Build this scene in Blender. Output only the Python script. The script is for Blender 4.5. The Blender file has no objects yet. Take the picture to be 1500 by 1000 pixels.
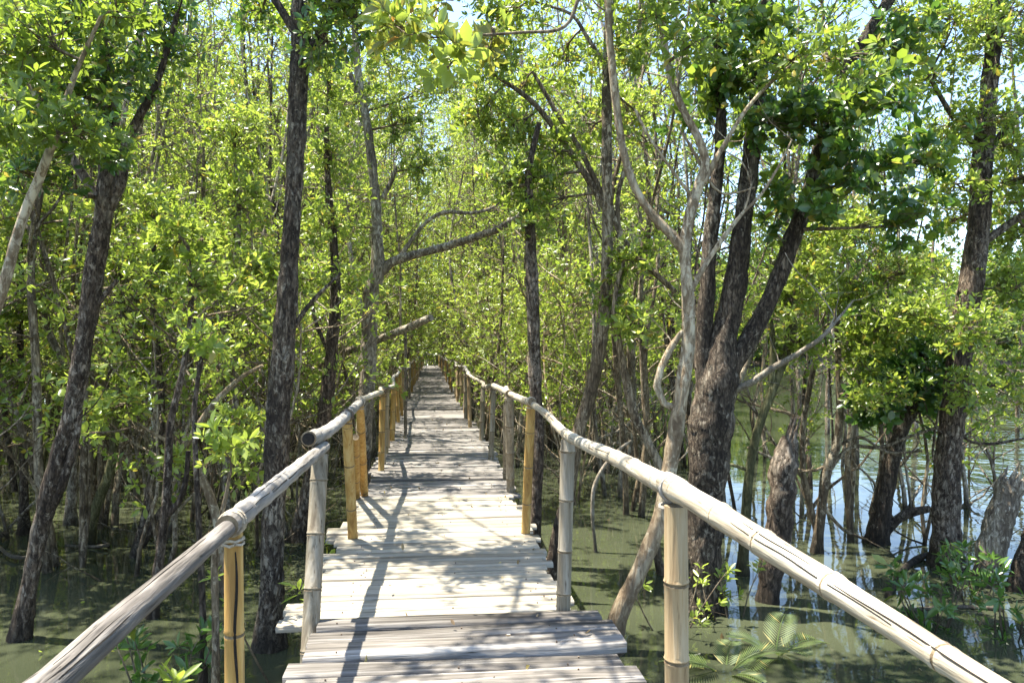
import bpy, math, random
import numpy as np
from mathutils import Vector, Matrix, Euler, noise

# ------------------------------------------------------------------ camera, sky, sun, exposure
SC = bpy.context.scene
COL = SC.collection
R = math.radians
FPX = 1083.3                       # focal length in pixels of the 1500 px wide photograph
CAMX, CAMZ = -0.077, 1.5
cam_d = bpy.data.cameras.new('camera')
cam_d.sensor_width = 36.0
cam_d.lens = 26.0
cam_d.clip_start = 0.05
cam_d.clip_end = 2000
CAM = bpy.data.objects.new('camera', cam_d)
COL.objects.link(CAM)
CAM.location = (CAMX, 0, CAMZ)
CAM.rotation_euler = Euler((R(90.58), 0, R(-6.32)), 'XYZ')
SC.camera = CAM
CM = Matrix.Translation(CAM.location) @ CAM.rotation_euler.to_matrix().to_4x4()

SUN_DIR = Vector((-0.29, 0.10, 1.0)).normalized()     # towards the sun
world = bpy.data.worlds.new('World')
SC.world = world
world.use_nodes = True
wn = world.node_tree.nodes
bg = wn['Background']
sky = wn.new('ShaderNodeTexSky')
sky.sky_type = 'NISHITA'
sky.sun_disc = False
sky.sun_elevation = math.asin(SUN_DIR.z)
sky.sun_rotation = math.atan2(SUN_DIR.x, SUN_DIR.y)
sky.air_density = 1.0
sky.dust_density = 0.7
sky.ozone_density = 1.5
world.node_tree.links.new(sky.outputs[0], bg.inputs[0])
bg.inputs[1].default_value = 0.135
sun_d = bpy.data.lights.new('sun', 'SUN')
sun_d.energy = 5.0
sun_d.angle = R(0.5)
sun_d.color = (1.0, 0.95, 0.84)
SUN = bpy.data.objects.new('sun', sun_d)
COL.objects.link(SUN)
SUN.rotation_euler = SUN_DIR.to_track_quat('Z', 'Y').to_euler()
SC.view_settings.view_transform = 'Standard'
SC.view_settings.look = 'None'
SC.view_settings.exposure = 1.98
SC.view_settings.gamma = 1.0
SC.cycles.use_denoising = True
SC.cycles.max_bounces = 8
SC.cycles.diffuse_bounces = 5
SC.cycles.glossy_bounces = 3
SC.cycles.transmission_bounces = 6
SC.cycles.sample_clamp_indirect = 6.0
SC.cycles.use_adaptive_sampling = True
SC.cycles.adaptive_threshold = 0.02

WATER = -0.75
rng = random.Random(7)
nrg = np.random.default_rng(11)


def P(px, py, d):
    """World point seen at photo pixel (px, py), d metres ahead."""
    return CM @ Vector(((px - 750) / FPX * d, -(py - 500) / FPX * d, -d))


def G(px, py, z=0.0):
    """World point at photo pixel (px, py) on the level z."""
    o = CM.translation
    v = P(px, py, 1.0) - o
    return o + v * ((z - o.z) / v.z)


# ------------------------------------------------------------------ materials
def new_mat(name):
    m = bpy.data.materials.new(name)
    m.use_nodes = True
    nt = m.node_tree
    nt.nodes.clear()
    out = nt.nodes.new('ShaderNodeOutputMaterial')
    b = nt.nodes.new('ShaderNodeBsdfPrincipled')
    nt.links.new(b.outputs[0], out.inputs[0])
    return m, nt, b, out


def ramp(nt, src, stops):
    r = nt.nodes.new('ShaderNodeValToRGB')
    cr = r.color_ramp
    while len(cr.elements) < len(stops):
        cr.elements.new(0.5)
    for e, (p, c) in zip(cr.elements, stops):
        e.position = p
        e.color = (*c, 1) if len(c) == 3 else c
    nt.links.new(src, r.inputs[0])
    return r.outputs[0]


def noise_tex(nt, vec, scale, detail=4, rough=0.55, dist=0.0):
    n = nt.nodes.new('ShaderNodeTexNoise')
    n.inputs['Scale'].default_value = scale
    n.inputs['Detail'].default_value = detail
    n.inputs['Roughness'].default_value = rough
    n.inputs['Distortion'].default_value = dist
    if vec is not None:
        nt.links.new(vec, n.inputs['Vector'])
    return n.outputs['Fac']


def coords(nt, scale=(1, 1, 1), rnd=True):
    tc = nt.nodes.new('ShaderNodeTexCoord')
    mp = nt.nodes.new('ShaderNodeMapping')
    mp.inputs['Scale'].default_value = scale
    nt.links.new(tc.outputs['Object'], mp.inputs['Vector'])
    if rnd:
        oi = nt.nodes.new('ShaderNodeObjectInfo')
        sc = nt.nodes.new('ShaderNodeVectorMath')
        sc.operation = 'SCALE'
        sc.inputs[0].default_value = (37.0, 61.0, 23.0)
        nt.links.new(oi.outputs['Random'], sc.inputs['Scale'])
        nt.links.new(sc.outputs[0], mp.inputs['Location'])
    return mp.outputs[0]


def mix_col(nt, fac, a, b, mode='MIX'):
    m = nt.nodes.new('ShaderNodeMix')
    m.data_type = 'RGBA'
    m.blend_type = mode
    for s, v in ((0, fac), (6, a), (7, b)):
        if hasattr(v, 'is_linked') or hasattr(v, 'links'):
            nt.links.new(v, m.inputs[s])
        elif isinstance(v, (int, float)):
            m.inputs[s].default_value = v
        else:
            m.inputs[s].default_value = (*v, 1)
    return m.outputs[2]


def math_n(nt, op, a, b=0.0, c=None):
    m = nt.nodes.new('ShaderNodeMath')
    m.operation = op
    for i, v in enumerate((a, b) if c is None else (a, b, c)):
        if isinstance(v, (int, float)):
            m.inputs[i].default_value = v
        else:
            nt.links.new(v, m.inputs[i])
    return m.outputs[0]


def bump(nt, bsdf, h, strength, dist=0.02):
    b = nt.nodes.new('ShaderNodeBump')
    b.inputs['Strength'].default_value = strength
    b.inputs['Distance'].default_value = dist
    nt.links.new(h, b.inputs['Height'])
    nt.links.new(b.outputs[0], bsdf.inputs['Normal'])


def bark(name, c0, c1, c2, lichen=None, lich_amt=0.6, scale=14, zs=0.3, bs=0.9):
    """Furrowed bark: vertical ridges broken by cross cracks, blotched with lichen."""
    m, nt, b, out = new_mat(name)
    v = coords(nt, (1, 1, zs))
    n1 = noise_tex(nt, v, scale * 2.0, 8, 0.72, 0.8)
    n4 = noise_tex(nt, v, scale * 6.0, 4, 0.6, 0.3)
    vo = nt.nodes.new('ShaderNodeTexVoronoi')
    vo.feature = 'DISTANCE_TO_EDGE'
    vo.inputs['Scale'].default_value = scale * 1.6
    wv = nt.nodes.new('ShaderNodeVectorMath')
    wv.operation = 'MULTIPLY_ADD'
    nt.links.new(n1, wv.inputs[0])
    wv.inputs[1].default_value = (0.10, 0.10, 0.10)
    nt.links.new(v, wv.inputs[2])
    nt.links.new(wv.outputs[0], vo.inputs['Vector'])
    crack = ramp(nt, vo.outputs['Distance'], [(0.0, (0, 0, 0)), (0.16, (1, 1, 1))])
    f = math_n(nt, 'ADD', math_n(nt, 'MULTIPLY', n1, 0.6), math_n(nt, 'MULTIPLY', n4, 0.4))
    col = ramp(nt, f, [(0.40, c0), (0.485, c1), (0.57, c2)])
    n3 = noise_tex(nt, v, 5.0, 5, 0.6)
    col = mix_col(nt, ramp(nt, n3, [(0.40, (0, 0, 0)), (0.58, (0.85, 0.85, 0.85))]), col, mix_col(nt, 0.75, col, c0))
    if lichen:
        v2 = coords(nt, (1, 1, 0.6))
        n2 = noise_tex(nt, v2, 22, 8, 0.72, 0.6)
        n5 = noise_tex(nt, v2, 1.7, 2)
        n2 = math_n(nt, 'MULTIPLY_ADD', n5, 0.5, math_n(nt, 'SUBTRACT', n2, 0.25))
        col = mix_col(nt, ramp(nt, n2, [(lich_amt - 0.06, (0, 0, 0)), (lich_amt, (1, 1, 1))]), col, mix_col(nt, n4, lichen, c2))
    col = mix_col(nt, crack, mix_col(nt, 0.6, col, c0), col)
    f = math_n(nt, 'MULTIPLY_ADD', crack, 0.35, f)
    ge = nt.nodes.new('ShaderNodeNewGeometry')
    sz = nt.nodes.new('ShaderNodeSeparateXYZ')
    nt.links.new(ge.outputs['Position'], sz.inputs[0])
    tide = math_n(nt, 'MULTIPLY_ADD', n3, 0.35, sz.outputs[2])
    col = mix_col(nt, ramp(nt, math_n(nt, 'ADD', tide, 0.62), [(0.10, (1, 1, 1)), (0.38, (0, 0, 0))]), col, mix_col(nt, 0.72, col, (0.012, 0.010, 0.006)))
    nt.links.new(col, b.inputs['Base Color'])
    b.inputs['Roughness'].default_value = 0.85
    b.inputs['Specular IOR Level'].default_value = 0.25
    bump(nt, b, f, bs, 0.05)
    return m


M_BARK_DARK = bark('bark_dark', (0.022, 0.015, 0.010), (0.105, 0.074, 0.049), (0.24, 0.185, 0.13), (0.30, 0.265, 0.20), 0.60, 14)
M_BARK_RED = bark('bark_reddish', (0.025, 0.016, 0.010), (0.135, 0.093, 0.062), (0.29, 0.215, 0.15), (0.33, 0.285, 0.22), 0.60, 14)
M_BARK_PALE = bark('bark_pale', (0.12, 0.08, 0.045), (0.31, 0.23, 0.14), (0.46, 0.37, 0.24), (0.44, 0.385, 0.28), 0.58, 9, 0.3, 0.5)
M_BARK_GREY = bark('bark_grey', (0.075, 0.056, 0.039), (0.25, 0.20, 0.14), (0.44, 0.375, 0.275), (0.48, 0.43, 0.34), 0.57, 11, 0.25, 0.6)
M_BARK_TAN = bark('bark_tan', (0.045, 0.031, 0.018), (0.20, 0.145, 0.085), (0.39, 0.30, 0.19), (0.44, 0.385, 0.28), 0.58, 12, 0.2, 0.6)
M_BARK_GREEN = bark('bark_mossy', (0.04, 0.038, 0.016), (0.14, 0.13, 0.05), (0.29, 0.26, 0.13), None, 0.6, 11, 0.3, 0.5)
M_TWIG = bark('twig_bark', (0.06, 0.042, 0.024), (0.17, 0.128, 0.08), (0.30, 0.24, 0.16), None, 0.6, 12, 0.3, 0.3)
M_DEADWOOD = bark('dead_wood', (0.13, 0.105, 0.074), (0.30, 0.255, 0.19), (0.46, 0.41, 0.33), None, 0.6, 15, 0.3, 0.5)


def leaf_mat(name, dark, light, trans, yellow, yel_frac=0.06, tmix=0.4, rough=0.33):
    m, nt, b, out = new_mat(name)
    geo = nt.nodes.new('ShaderNodeNewGeometry')
    oi = nt.nodes.new('ShaderNodeObjectInfo')
    rpi = geo.outputs['Random Per Island']
    v = coords(nt, (1, 1, 1))
    n = noise_tex(nt, v, 1.1, 2)
    f = math_n(nt, 'ADD', math_n(nt, 'MULTIPLY', rpi, 0.5), math_n(nt, 'MULTIPLY', n, 0.9))
    f = math_n(nt, 'ADD', f, math_n(nt, 'MULTIPLY', oi.outputs['Random'], 0.25))
    base = ramp(nt, f, [(0.35, dark), (1.05, light)])
    r2 = math_n(nt, 'FRACT', math_n(nt, 'MULTIPLY', rpi, 57.31))
    yf = math_n(nt, 'LESS_THAN', r2, yel_frac)
    base = mix_col(nt, yf, base, yellow)
    nt.links.new(base, b.inputs['Base Color'])
    b.inputs['Roughness'].default_value = rough
    b.inputs['Specular IOR Level'].default_value = 0.65
    t = nt.nodes.new('ShaderNodeBsdfTranslucent')
    tcol = mix_col(nt, yf, mix_col(nt, 0.5, base, trans), yellow)
    nt.links.new(tcol, t.inputs[0])
    mx = nt.nodes.new('ShaderNodeMixShader')
    mx.inputs[0].default_value = tmix
    nt.links.new(b.outputs[0], mx.inputs[1])
    nt.links.new(t.outputs[0], mx.inputs[2])
    nt.links.new(mx.outputs[0], out.inputs[0])
    return m


M_LEAF = leaf_mat('leaf_green', (0.065, 0.115, 0.014), (0.165, 0.22, 0.032), (0.42, 0.57, 0.055), (0.36, 0.30, 0.05), 0.04, 0.5)
M_LEAF_Y = leaf_mat('leaf_yellow_green', (0.12, 0.17, 0.02), (0.27, 0.33, 0.055), (0.56, 0.70, 0.09), (0.46, 0.38, 0.05), 0.05, 0.5)
M_LEAF_D = leaf_mat('leaf_dark_green', (0.024, 0.066, 0.015), (0.08, 0.15, 0.026), (0.18, 0.36, 0.035), (0.24, 0.27, 0.04), 0.03, 0.35, 0.3)
M_LEAF_B = leaf_mat('leaf_bronze', (0.10, 0.12, 0.018), (0.21, 0.205, 0.035), (0.42, 0.44, 0.05), (0.30, 0.17, 0.04), 0.06, 0.5)
M_PALM = leaf_mat('palm_leaf', (0.035, 0.065, 0.012), (0.085, 0.12, 0.022), (0.18, 0.25, 0.03), (0.25, 0.22, 0.06), 0.08, 0.35, 0.62)


def wood(name, c0, c1, c2, scl, crack=(0.03, 0.025, 0.02), isl=0.45, spec=0.2):
    m, nt, b, out = new_mat(name)
    v = coords(nt, scl)
    geo = nt.nodes.new('ShaderNodeNewGeometry')
    ad = nt.nodes.new('ShaderNodeVectorMath')
    ad.operation = 'MULTIPLY_ADD'
    nt.links.new(geo.outputs['Random Per Island'], ad.inputs[0])
    ad.inputs[1].default_value = (91, 17, 53)
    nt.links.new(v, ad.inputs[2])
    v = ad.outputs[0]
    g = noise_tex(nt, v, 1.0, 6, 0.65, 0.3)
    big = noise_tex(nt, v, 0.23, 3)
    f = math_n(nt, 'ADD', math_n(nt, 'MULTIPLY', g, 0.65), math_n(nt, 'MULTIPLY', big, 0.35))
    col = ramp(nt, f, [(0.36, c0), (0.50, c1), (0.62, c2)])
    tint = math_n(nt, 'MULTIPLY_ADD', geo.outputs['Random Per Island'], isl, 1.0 - isl * 0.5)
    tv = nt.nodes.new('ShaderNodeCombineColor')
    for i in range(3):
        nt.links.new(tint, tv.inputs[i])
    col = mix_col(nt, 1.0, col, tv.outputs[0], 'MULTIPLY')
    c = noise_tex(nt, v, 2.3, 3, 0.5, 0.2)
    col = mix_col(nt, ramp(nt, c, [(0.30, (1, 1, 1)), (0.36, (0, 0, 0))]), col, crack)
    nt.links.new(col, b.inputs['Base Color'])
    b.inputs['Roughness'].default_value = 0.75
    b.inputs['Specular IOR Level'].default_value = spec
    bump(nt, b, math_n(nt, 'ADD', g, math_n(nt, 'MULTIPLY', c, 0.8)), 0.6, 0.008)
    return m


M_PLANK_GREY = wood('plank_weathered', (0.032, 0.027, 0.022), (0.14, 0.124, 0.106), (0.29, 0.27, 0.24), (1.3, 30, 30), isl=0.5)
M_PLANK_PALE = wood('plank_pale', (0.145, 0.118, 0.084), (0.262, 0.231, 0.176), (0.345, 0.315, 0.253), (1.2, 26, 26), (0.07, 0.05, 0.03), 0.4)
M_PLANK_MID = wood('plank_silver', (0.05, 0.043, 0.037), (0.145, 0.13, 0.115), (0.255, 0.238, 0.215), (1.4, 30, 30), (0.022, 0.018, 0.015), 0.75)
M_LOG = wood('rail_log', (0.04, 0.034, 0.028), (0.135, 0.118, 0.10), (0.28, 0.255, 0.22), (42, 3.0, 42), isl=0.0)
M_BEAM = wood('underside_beam', (0.06, 0.05, 0.04), (0.13, 0.105, 0.08), (0.22, 0.18, 0.14), (20, 1.5, 20))
M_BAM_RAIL = wood('bamboo_rail', (0.18, 0.14, 0.09), (0.33, 0.28, 0.20), (0.43, 0.39, 0.31), (34, 2.6, 34), (0.12, 0.085, 0.05), 0.12, 0.35)
M_BAM_RAIL_G = wood('bamboo_rail_grey', (0.12, 0.104, 0.084), (0.245, 0.22, 0.188), (0.35, 0.325, 0.285), (34, 2.6, 34), (0.06, 0.05, 0.04), 0.12, 0.3)
M_BAM_Y = wood('bamboo_yellow', (0.24, 0.125, 0.03), (0.38, 0.225, 0.06), (0.46, 0.32, 0.12), (30, 30, 2.0), (0.17, 0.09, 0.03), 0.15, 0.4)
M_BAM_G = wood('bamboo_grey', (0.115, 0.088, 0.056), (0.215, 0.178, 0.122), (0.315, 0.275, 0.21), (30, 30, 2.0), (0.09, 0.065, 0.04), 0.15, 0.3)
M_BAM_T = wood('bamboo_tan', (0.19, 0.12, 0.056), (0.32, 0.228, 0.12), (0.40, 0.315, 0.20), (30, 30, 2.0), (0.13, 0.08, 0.04), 0.15, 0.35)
M_NODE = wood('bamboo_node', (0.08, 0.055, 0.03), (0.16, 0.115, 0.065), (0.26, 0.20, 0.125), (30, 30, 30), isl=0.0)
M_SHADE_SPLIT = wood('bamboo_end_shade_and_splits', (0.006, 0.005, 0.004), (0.014, 0.011, 0.008), (0.025, 0.02, 0.014), (30, 30, 30), isl=0.0)  # near-black: shade of an open pole end put into colour; also colours the splits
M_ROPE = wood('lashing_fibre', (0.20, 0.155, 0.10), (0.34, 0.28, 0.20), (0.46, 0.40, 0.31), (60, 60, 60), isl=0.2)
M_TIE = wood('dark_tie', (0.05, 0.035, 0.025), (0.12, 0.085, 0.06), (0.20, 0.15, 0.10), (60, 60, 60), isl=0.2)

# water: murky olive body under a clear rippled surface; the open river is ruffled, the flooded forest still
M_WATER, nt, b, out = new_mat('murky_water')
tc = nt.nodes.new('ShaderNodeTexCoord')
vobj = tc.outputs['Object']
cb = noise_tex(nt, vobj, 0.35, 3)
nt.links.new(ramp(nt, cb, [(0.35, (0.028, 0.033, 0.018)), (0.7, (0.056, 0.062, 0.035))]), b.inputs['Base Color'])
b.inputs['Roughness'].default_value = 0.03
b.inputs['IOR'].default_value = 1.33
sx = nt.nodes.new('ShaderNodeSeparateXYZ')
nt.links.new(vobj, sx.inputs[0])
openw = math_n(nt, 'SUBTRACT', sx.outputs[0], math_n(nt, 'MULTIPLY_ADD', sx.outputs[1], 0.28, 3.5))
mr = nt.nodes.new('ShaderNodeMapRange')
mr.inputs[1].default_value = 0.0
mr.inputs[2].default_value = 5.0
mr.inputs[3].default_value = 0.025
mr.inputs[4].default_value = 0.26
nt.links.new(openw, mr.inputs[0])
w1 = noise_tex(nt, vobj, 2.2, 3, 0.5, 0.3)
w2 = noise_tex(nt, vobj, 0.5, 2, 0.5)
h = math_n(nt, 'ADD', w1, math_n(nt, 'MULTIPLY', w2, 1.5))
bp = nt.nodes.new('ShaderNodeBump')
bp.inputs['Distance'].default_value = 0.10
nt.links.new(mr.outputs[0], bp.inputs['Strength'])
nt.links.new(h, bp.inputs['Height'])
nt.links.new(bp.outputs[0], b.inputs['Normal'])

M_MUD, nt, b, out = new_mat('river_mud')
v = coords(nt, (1, 1, 1), False)
n1 = noise_tex(nt, v, 3.0, 6, 0.6)
nt.links.new(ramp(nt, n1, [(0.3, (0.045, 0.033, 0.022)), (0.55, (0.13, 0.10, 0.07)), (0.75, (0.24, 0.20, 0.145))]), b.inputs['Base Color'])
b.inputs['Roughness'].default_value = 0.7
bump(nt, b, n1, 0.8, 0.05)


# ------------------------------------------------------------------ mesh helpers
class MB:
    def __init__(self):
        self.v, self.f, self.m = [], [], []
        self.hollow = []

    def tube(self, pts, rad, sides=8, mat=0, gnarl=0.0, gscale=3.0, cap=True, capmat=None, twist=0.0):
        n = len(pts)
        pts = [Vector(p) for p in pts]
        b0 = len(self.v)
        t = (pts[1] - pts[0]).normalized()
        a = Vector((1, 0, 0)) if abs(t.x) < 0.8 else Vector((0, 1, 0))
        u = t.cross(a).normalized()
        for i in range(n):
            tt = (pts[min(i + 1, n - 1)] - pts[max(i - 1, 0)])
            if tt.length > 1e-9:
                tt.normalize()
                t = tt
            u = (u - t * u.dot(t)).normalized()
            w = t.cross(u)
            r = rad[i]
            for k in range(sides):
                an = 2 * math.pi * k / sides + twist
                d = u * math.cos(an) + w * math.sin(an)
                rr = r
                if gnarl:
                    q = pts[i] + d * r
                    rr = r * (1 + gnarl * (noise.noise(q * gscale) + 0.6 * noise.noise(q * gscale * 3.1) + 0.45 * noise.noise(q * gscale * 7.3)))
                self.v.append(pts[i] + d * rr)
        for i in range(n - 1):
            for k in range(sides):
                k2 = (k + 1) % sides
                self.f.append((b0 + i * sides + k, b0 + i * sides + k2, b0 + (i + 1) * sides + k2, b0 + (i + 1) * sides + k))
                self.m.append(mat)
        if cap:
            cm = mat if capmat is None else capmat
            self.f.append(tuple(b0 + k for k in range(sides))[::-1])
            self.m.append(cm)
            self.f.append(tuple(b0 + (n - 1) * sides + k for k in range(sides)))
            self.m.append(cm)

    def build(self, name, mats, parent=None, origin=None, smooth=True, link=True):
        me = bpy.data.meshes.new(name)
        o = Vector(origin) if origin is not None else Vector((0, 0, 0))
        me.from_pydata([tuple(Vector(p) - o) for p in self.v], [], self.f)
        for m in mats:
            me.materials.append(m)
        if len(mats) > 1:
            me.polygons.foreach_set('material_index', self.m)
        if smooth:
            me.polygons.foreach_set('use_smooth', [True] * len(me.polygons))
            me.set_sharp_from_angle(angle=R(50))
        me.update()
        if not link:
            return me
        return add(name, me, parent)


def add(name, me, parent=None, loc=None):
    ob = bpy.data.objects.new(name, me)
    COL.objects.link(ob)
    if parent is not None:
        ob.parent = parent
    if loc is not None:
        ob.location = loc
    return ob


def tag(o, label=None, cat=None, group=None, kind=None):
    if label:
        o['label'] = label
    if cat:
        o['category'] = cat
    if group:
        o['group'] = group
    if kind:
        o['kind'] = kind
    return o


def empty(name, loc, label, cat, group=None):
    o = bpy.data.objects.new(name, None)
    o.empty_display_size = 0.2
    COL.objects.link(o)
    o.location = loc
    return tag(o, label, cat, group)


def resample(pts, rad, step):
    """Catmull-Rom through the traced points."""
    pts = [Vector(p) for p in pts]
    n = len(pts)
    op, orr = [], []
    for i in range(n - 1):
        p0, p1, p2, p3 = pts[max(i - 1, 0)], pts[i], pts[i + 1], pts[min(i + 2, n - 1)]
        k = max(1, int((p2 - p1).length / step))
        for j in range(k):
            t = j / k
            t2, t3 = t * t, t * t * t
            op.append(0.5 * ((2 * p1) + (p2 - p0) * t + (2 * p0 - 5 * p1 + 4 * p2 - p3) * t2 + (3 * p1 - p0 - 3 * p2 + p3) * t3))
            orr.append(rad[i] * (1 - t) + rad[i + 1] * t)
    op.append(pts[-1])
    orr.append(rad[-1])
    return op, orr


def rvec(rg):
    while True:
        v = Vector((rg.uniform(-1, 1), rg.uniform(-1, 1), rg.uniform(-1, 1)))
        if 0.05 < v.length < 1:
            return v


class Leaves:
    """Collects leaf whorls; builds them as one foliage mesh."""

    def __init__(self):
        self.p, self.d, self.s = [], [], []

    def add(self, p, d, s=1.0):
        self.p.append(tuple(p))
        self.d.append(tuple(d))
        self.s.append(s)

    def mesh(self, name, mats, per=7, L=0.085, W=0.036, origin=(0, 0, 0), rounded=False, mat_split=None, seed=0, wood=None):
        rg = np.random.default_rng(seed + 5)
        K = len(self.p)
        p = np.array(self.p).reshape(-1, 3) - np.array(origin)
        d = np.array(self.d).reshape(-1, 3)
        s = np.array(self.s)
        d /= np.linalg.norm(d, axis=1, keepdims=True) + 1e-9
        d = d + np.array([0, 0, 0.35])
        d /= np.linalg.norm(d, axis=1, keepdims=True) + 1e-9
        N = K * per
        P0 = np.repeat(p, per, 0)
        D = np.repeat(d, per, 0)
        S = np.repeat(s * rg.uniform(0.72, 1.3, K), per) * rg.uniform(0.6, 1.15, N)
        a = np.where(np.abs(D[:, :1]) < 0.8, np.array([[1.0, 0, 0]]), np.array([[0, 1.0, 0]]))
        U = np.cross(D, a)
        U /= np.linalg.norm(U, axis=1, keepdims=True)
        V = np.cross(D, U)
        ph = np.tile(np.arange(per) * 2.4, K) + np.repeat(rg.uniform(0, 6.28, K), per) + rg.normal(0, 0.3, N)
        tl = np.radians(rg.uniform(25, 88, N))
        C, Sn = np.cos(ph)[:, None], np.sin(ph)[:, None]
        rad = U * C + V * Sn
        l = D * np.cos(tl)[:, None] + rad * np.sin(tl)[:, None]
        nn = D * np.sin(tl)[:, None] - rad * np.cos(tl)[:, None]
        tw = rg.normal(0, 0.45, N)[:, None]
        sd = np.cross(l, nn)
        nn, sd = nn * np.cos(tw) + sd * np.sin(tw), sd * np.cos(tw) - nn * np.sin(tw)
        Ln = (L * S)[:, None]
        Wn = (W * S * rg.uniform(0.8, 1.15, N))[:, None]
        B = P0 - D * (rg.uniform(0, 0.06, N) * S)[:, None] + l * (0.012 * S)[:, None]
        f = 0.16 * Wn
        dr = nn * Ln * rg.uniform(-0.02, 0.14, N)[:, None]
        if rounded:
            offs = [B, B + l * Ln * .28 + sd * Wn * .46 + nn * f, B + l * Ln * .68 + sd * Wn * .48 + nn * f - dr * .4, B + l * Ln - dr,
                    B + l * Ln * .68 - sd * Wn * .48 + nn * f - dr * .4, B + l * Ln * .28 - sd * Wn * .46 + nn * f]
        else:
            offs = [B, B + l * Ln * .34 + sd * Wn * .42 + nn * f, B + l * Ln * .68 + sd * Wn * .44 + nn * f - dr * .4, B + l * Ln - dr,
                    B + l * Ln * .68 - sd * Wn * .44 + nn * f - dr * .4, B + l * Ln * .34 - sd * Wn * .42 + nn * f]
        vs = np.stack(offs, 1).reshape(-1, 3)
        base = (np.arange(N) * 6)[:, None]
        q = np.concatenate([base + np.array([[0, 1, 2, 3]]), base + np.array([[0, 3, 4, 5]])], 1).reshape(-1)
        me = bpy.data.meshes.new(name)
        nl, nw = N * 2, 0
        if wood is not None and wood.v:
            wf = [f for f in wood.f if len(f) == 4]
            nw = len(wf)
            q = np.concatenate([q, (np.array(wf) + len(vs)).reshape(-1)])
            vs = np.concatenate([vs, np.array([tuple(v) for v in wood.v]) - np.array(origin)])
        me.vertices.add(len(vs))
        me.vertices.foreach_set('co', vs.astype(np.float32).ravel())
        nf = nl + nw
        me.loops.add(nf * 4)
        me.loops.foreach_set('vertex_index', q.astype(np.int32))
        me.polygons.add(nf)
        me.polygons.foreach_set('loop_start', (np.arange(nf) * 4).astype(np.int32))
        for m in mats:
            me.materials.append(m)
        pick = np.zeros(K, np.int32)
        if mat_split is not None and len(mats) > 1:
            pick = (rg.random(K) < mat_split).astype(np.int32)
        mi = np.repeat(pick, per * 2)
        if nw:
            me.materials.append(M_TWIG)
            mi = np.concatenate([mi, np.full(nw, len(mats), np.int32)])
        me.polygons.foreach_set('material_index', mi.astype(np.int32))
        me.update(calc_edges=True)
        return me


def wander(start, d, length, rg, n=5, jit=0.25, up=0.1):
    pts = [Vector(start)]
    d = Vector(d).normalized()
    for i in range(n):
        d = (d + rvec(rg) * jit + Vector((0, 0, up))).normalized()
        pts.append(pts[-1] + d * (length / n))
    return pts


def twig_leaves(mb, lv, start, end, rg, r0=0.006, n=3, side=0.14, s=1.0, mat=0):
    start, end = Vector(start), Vector(end)
    mid = (start + end) / 2 + rvec(rg) * (end - start).length * 0.14
    pts, rad = resample([start, mid, end], [r0, r0 * .7, r0 * .35], max(0.12, (end - start).length / 5))
    mb.tube(pts, rad, 3, mat, cap=False)
    d = (end - mid).normalized()
    lv.add(end, d, s)
    for i in range(n):
        t = rg.uniform(0.3, 0.98)
        q = pts[min(len(pts) - 1, int(t * len(pts)))]
        e = q + (rvec(rg) + d * 0.5 + Vector((0, 0, .25))) * side
        if rg.random() < 0.5:
            mb.tube([q, e], [r0 * .4, r0 * .25], 3, mat, cap=False)
        lv.add(e, (e - q), s * rg.uniform(0.75, 1.1))


# ------------------------------------------------------------------ setting: water, banks
def sheet(name, x0, x1, y0, y1, nx, ny, zf, mat, kind='structure'):
    mb = MB()
    for j in range(ny + 1):
        for i in range(nx + 1):
            x = x0 + (x1 - x0) * i / nx
            y = y0 + (y1 - y0) * j / ny
            mb.v.append(Vector((x, y, zf(x, y))))
    for j in range(ny):
        for i in range(nx):
            a = j * (nx + 1) + i
            mb.f.append((a, a + 1, a + nx + 2, a + nx + 1))
            mb.m.append(0)
    return tag(mb.build(name, [mat]), kind=kind)


tag(sheet('water', -900, 900, -300, 1500, 1, 1, lambda x, y: WATER, M_WATER), 'murky green tidal water standing among the mangrove trunks')


def mud_z(x, y):
    z = WATER - 0.55
    z += 0.72 * math.exp(-((x + 9.5) / 3.2) ** 2 - ((y - 15.0 - 0.2 * x) / 1.9) ** 2)
    z += 0.66 * math.exp(-((x + 16) / 5.0) ** 2 - ((y - 17.0) / 2.2) ** 2)
    return z + 0.10 * noise.noise(Vector((x * .5, y * .5, 3))) + 0.04 * noise.noise(Vector((x * 2, y * 2, 1)))


tag(sheet('mud_bank', -24, -3, 10, 23, 84, 52, mud_z, M_MUD), 'low brown mud bank rising from the water in the thicket')


def far_bank_z(x, y):
    return WATER - 0.4 + 2.2 * min(1, max(0, (y - 84 + 6 * noise.noise(Vector((x * .03, 0, 0)))) / 14))


sheet('far_river_bank', 10, 170, 70, 130, 60, 20, far_bank_z, M_MUD)

# ------------------------------------------------------------------ boardwalk
board = empty('boardwalk', (0, 2.0, 0), 'narrow walkway of weathered wooden planks running straight through the flooded mangroves', 'boardwalk')
BO = Vector((0, 2.0, 0))


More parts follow.
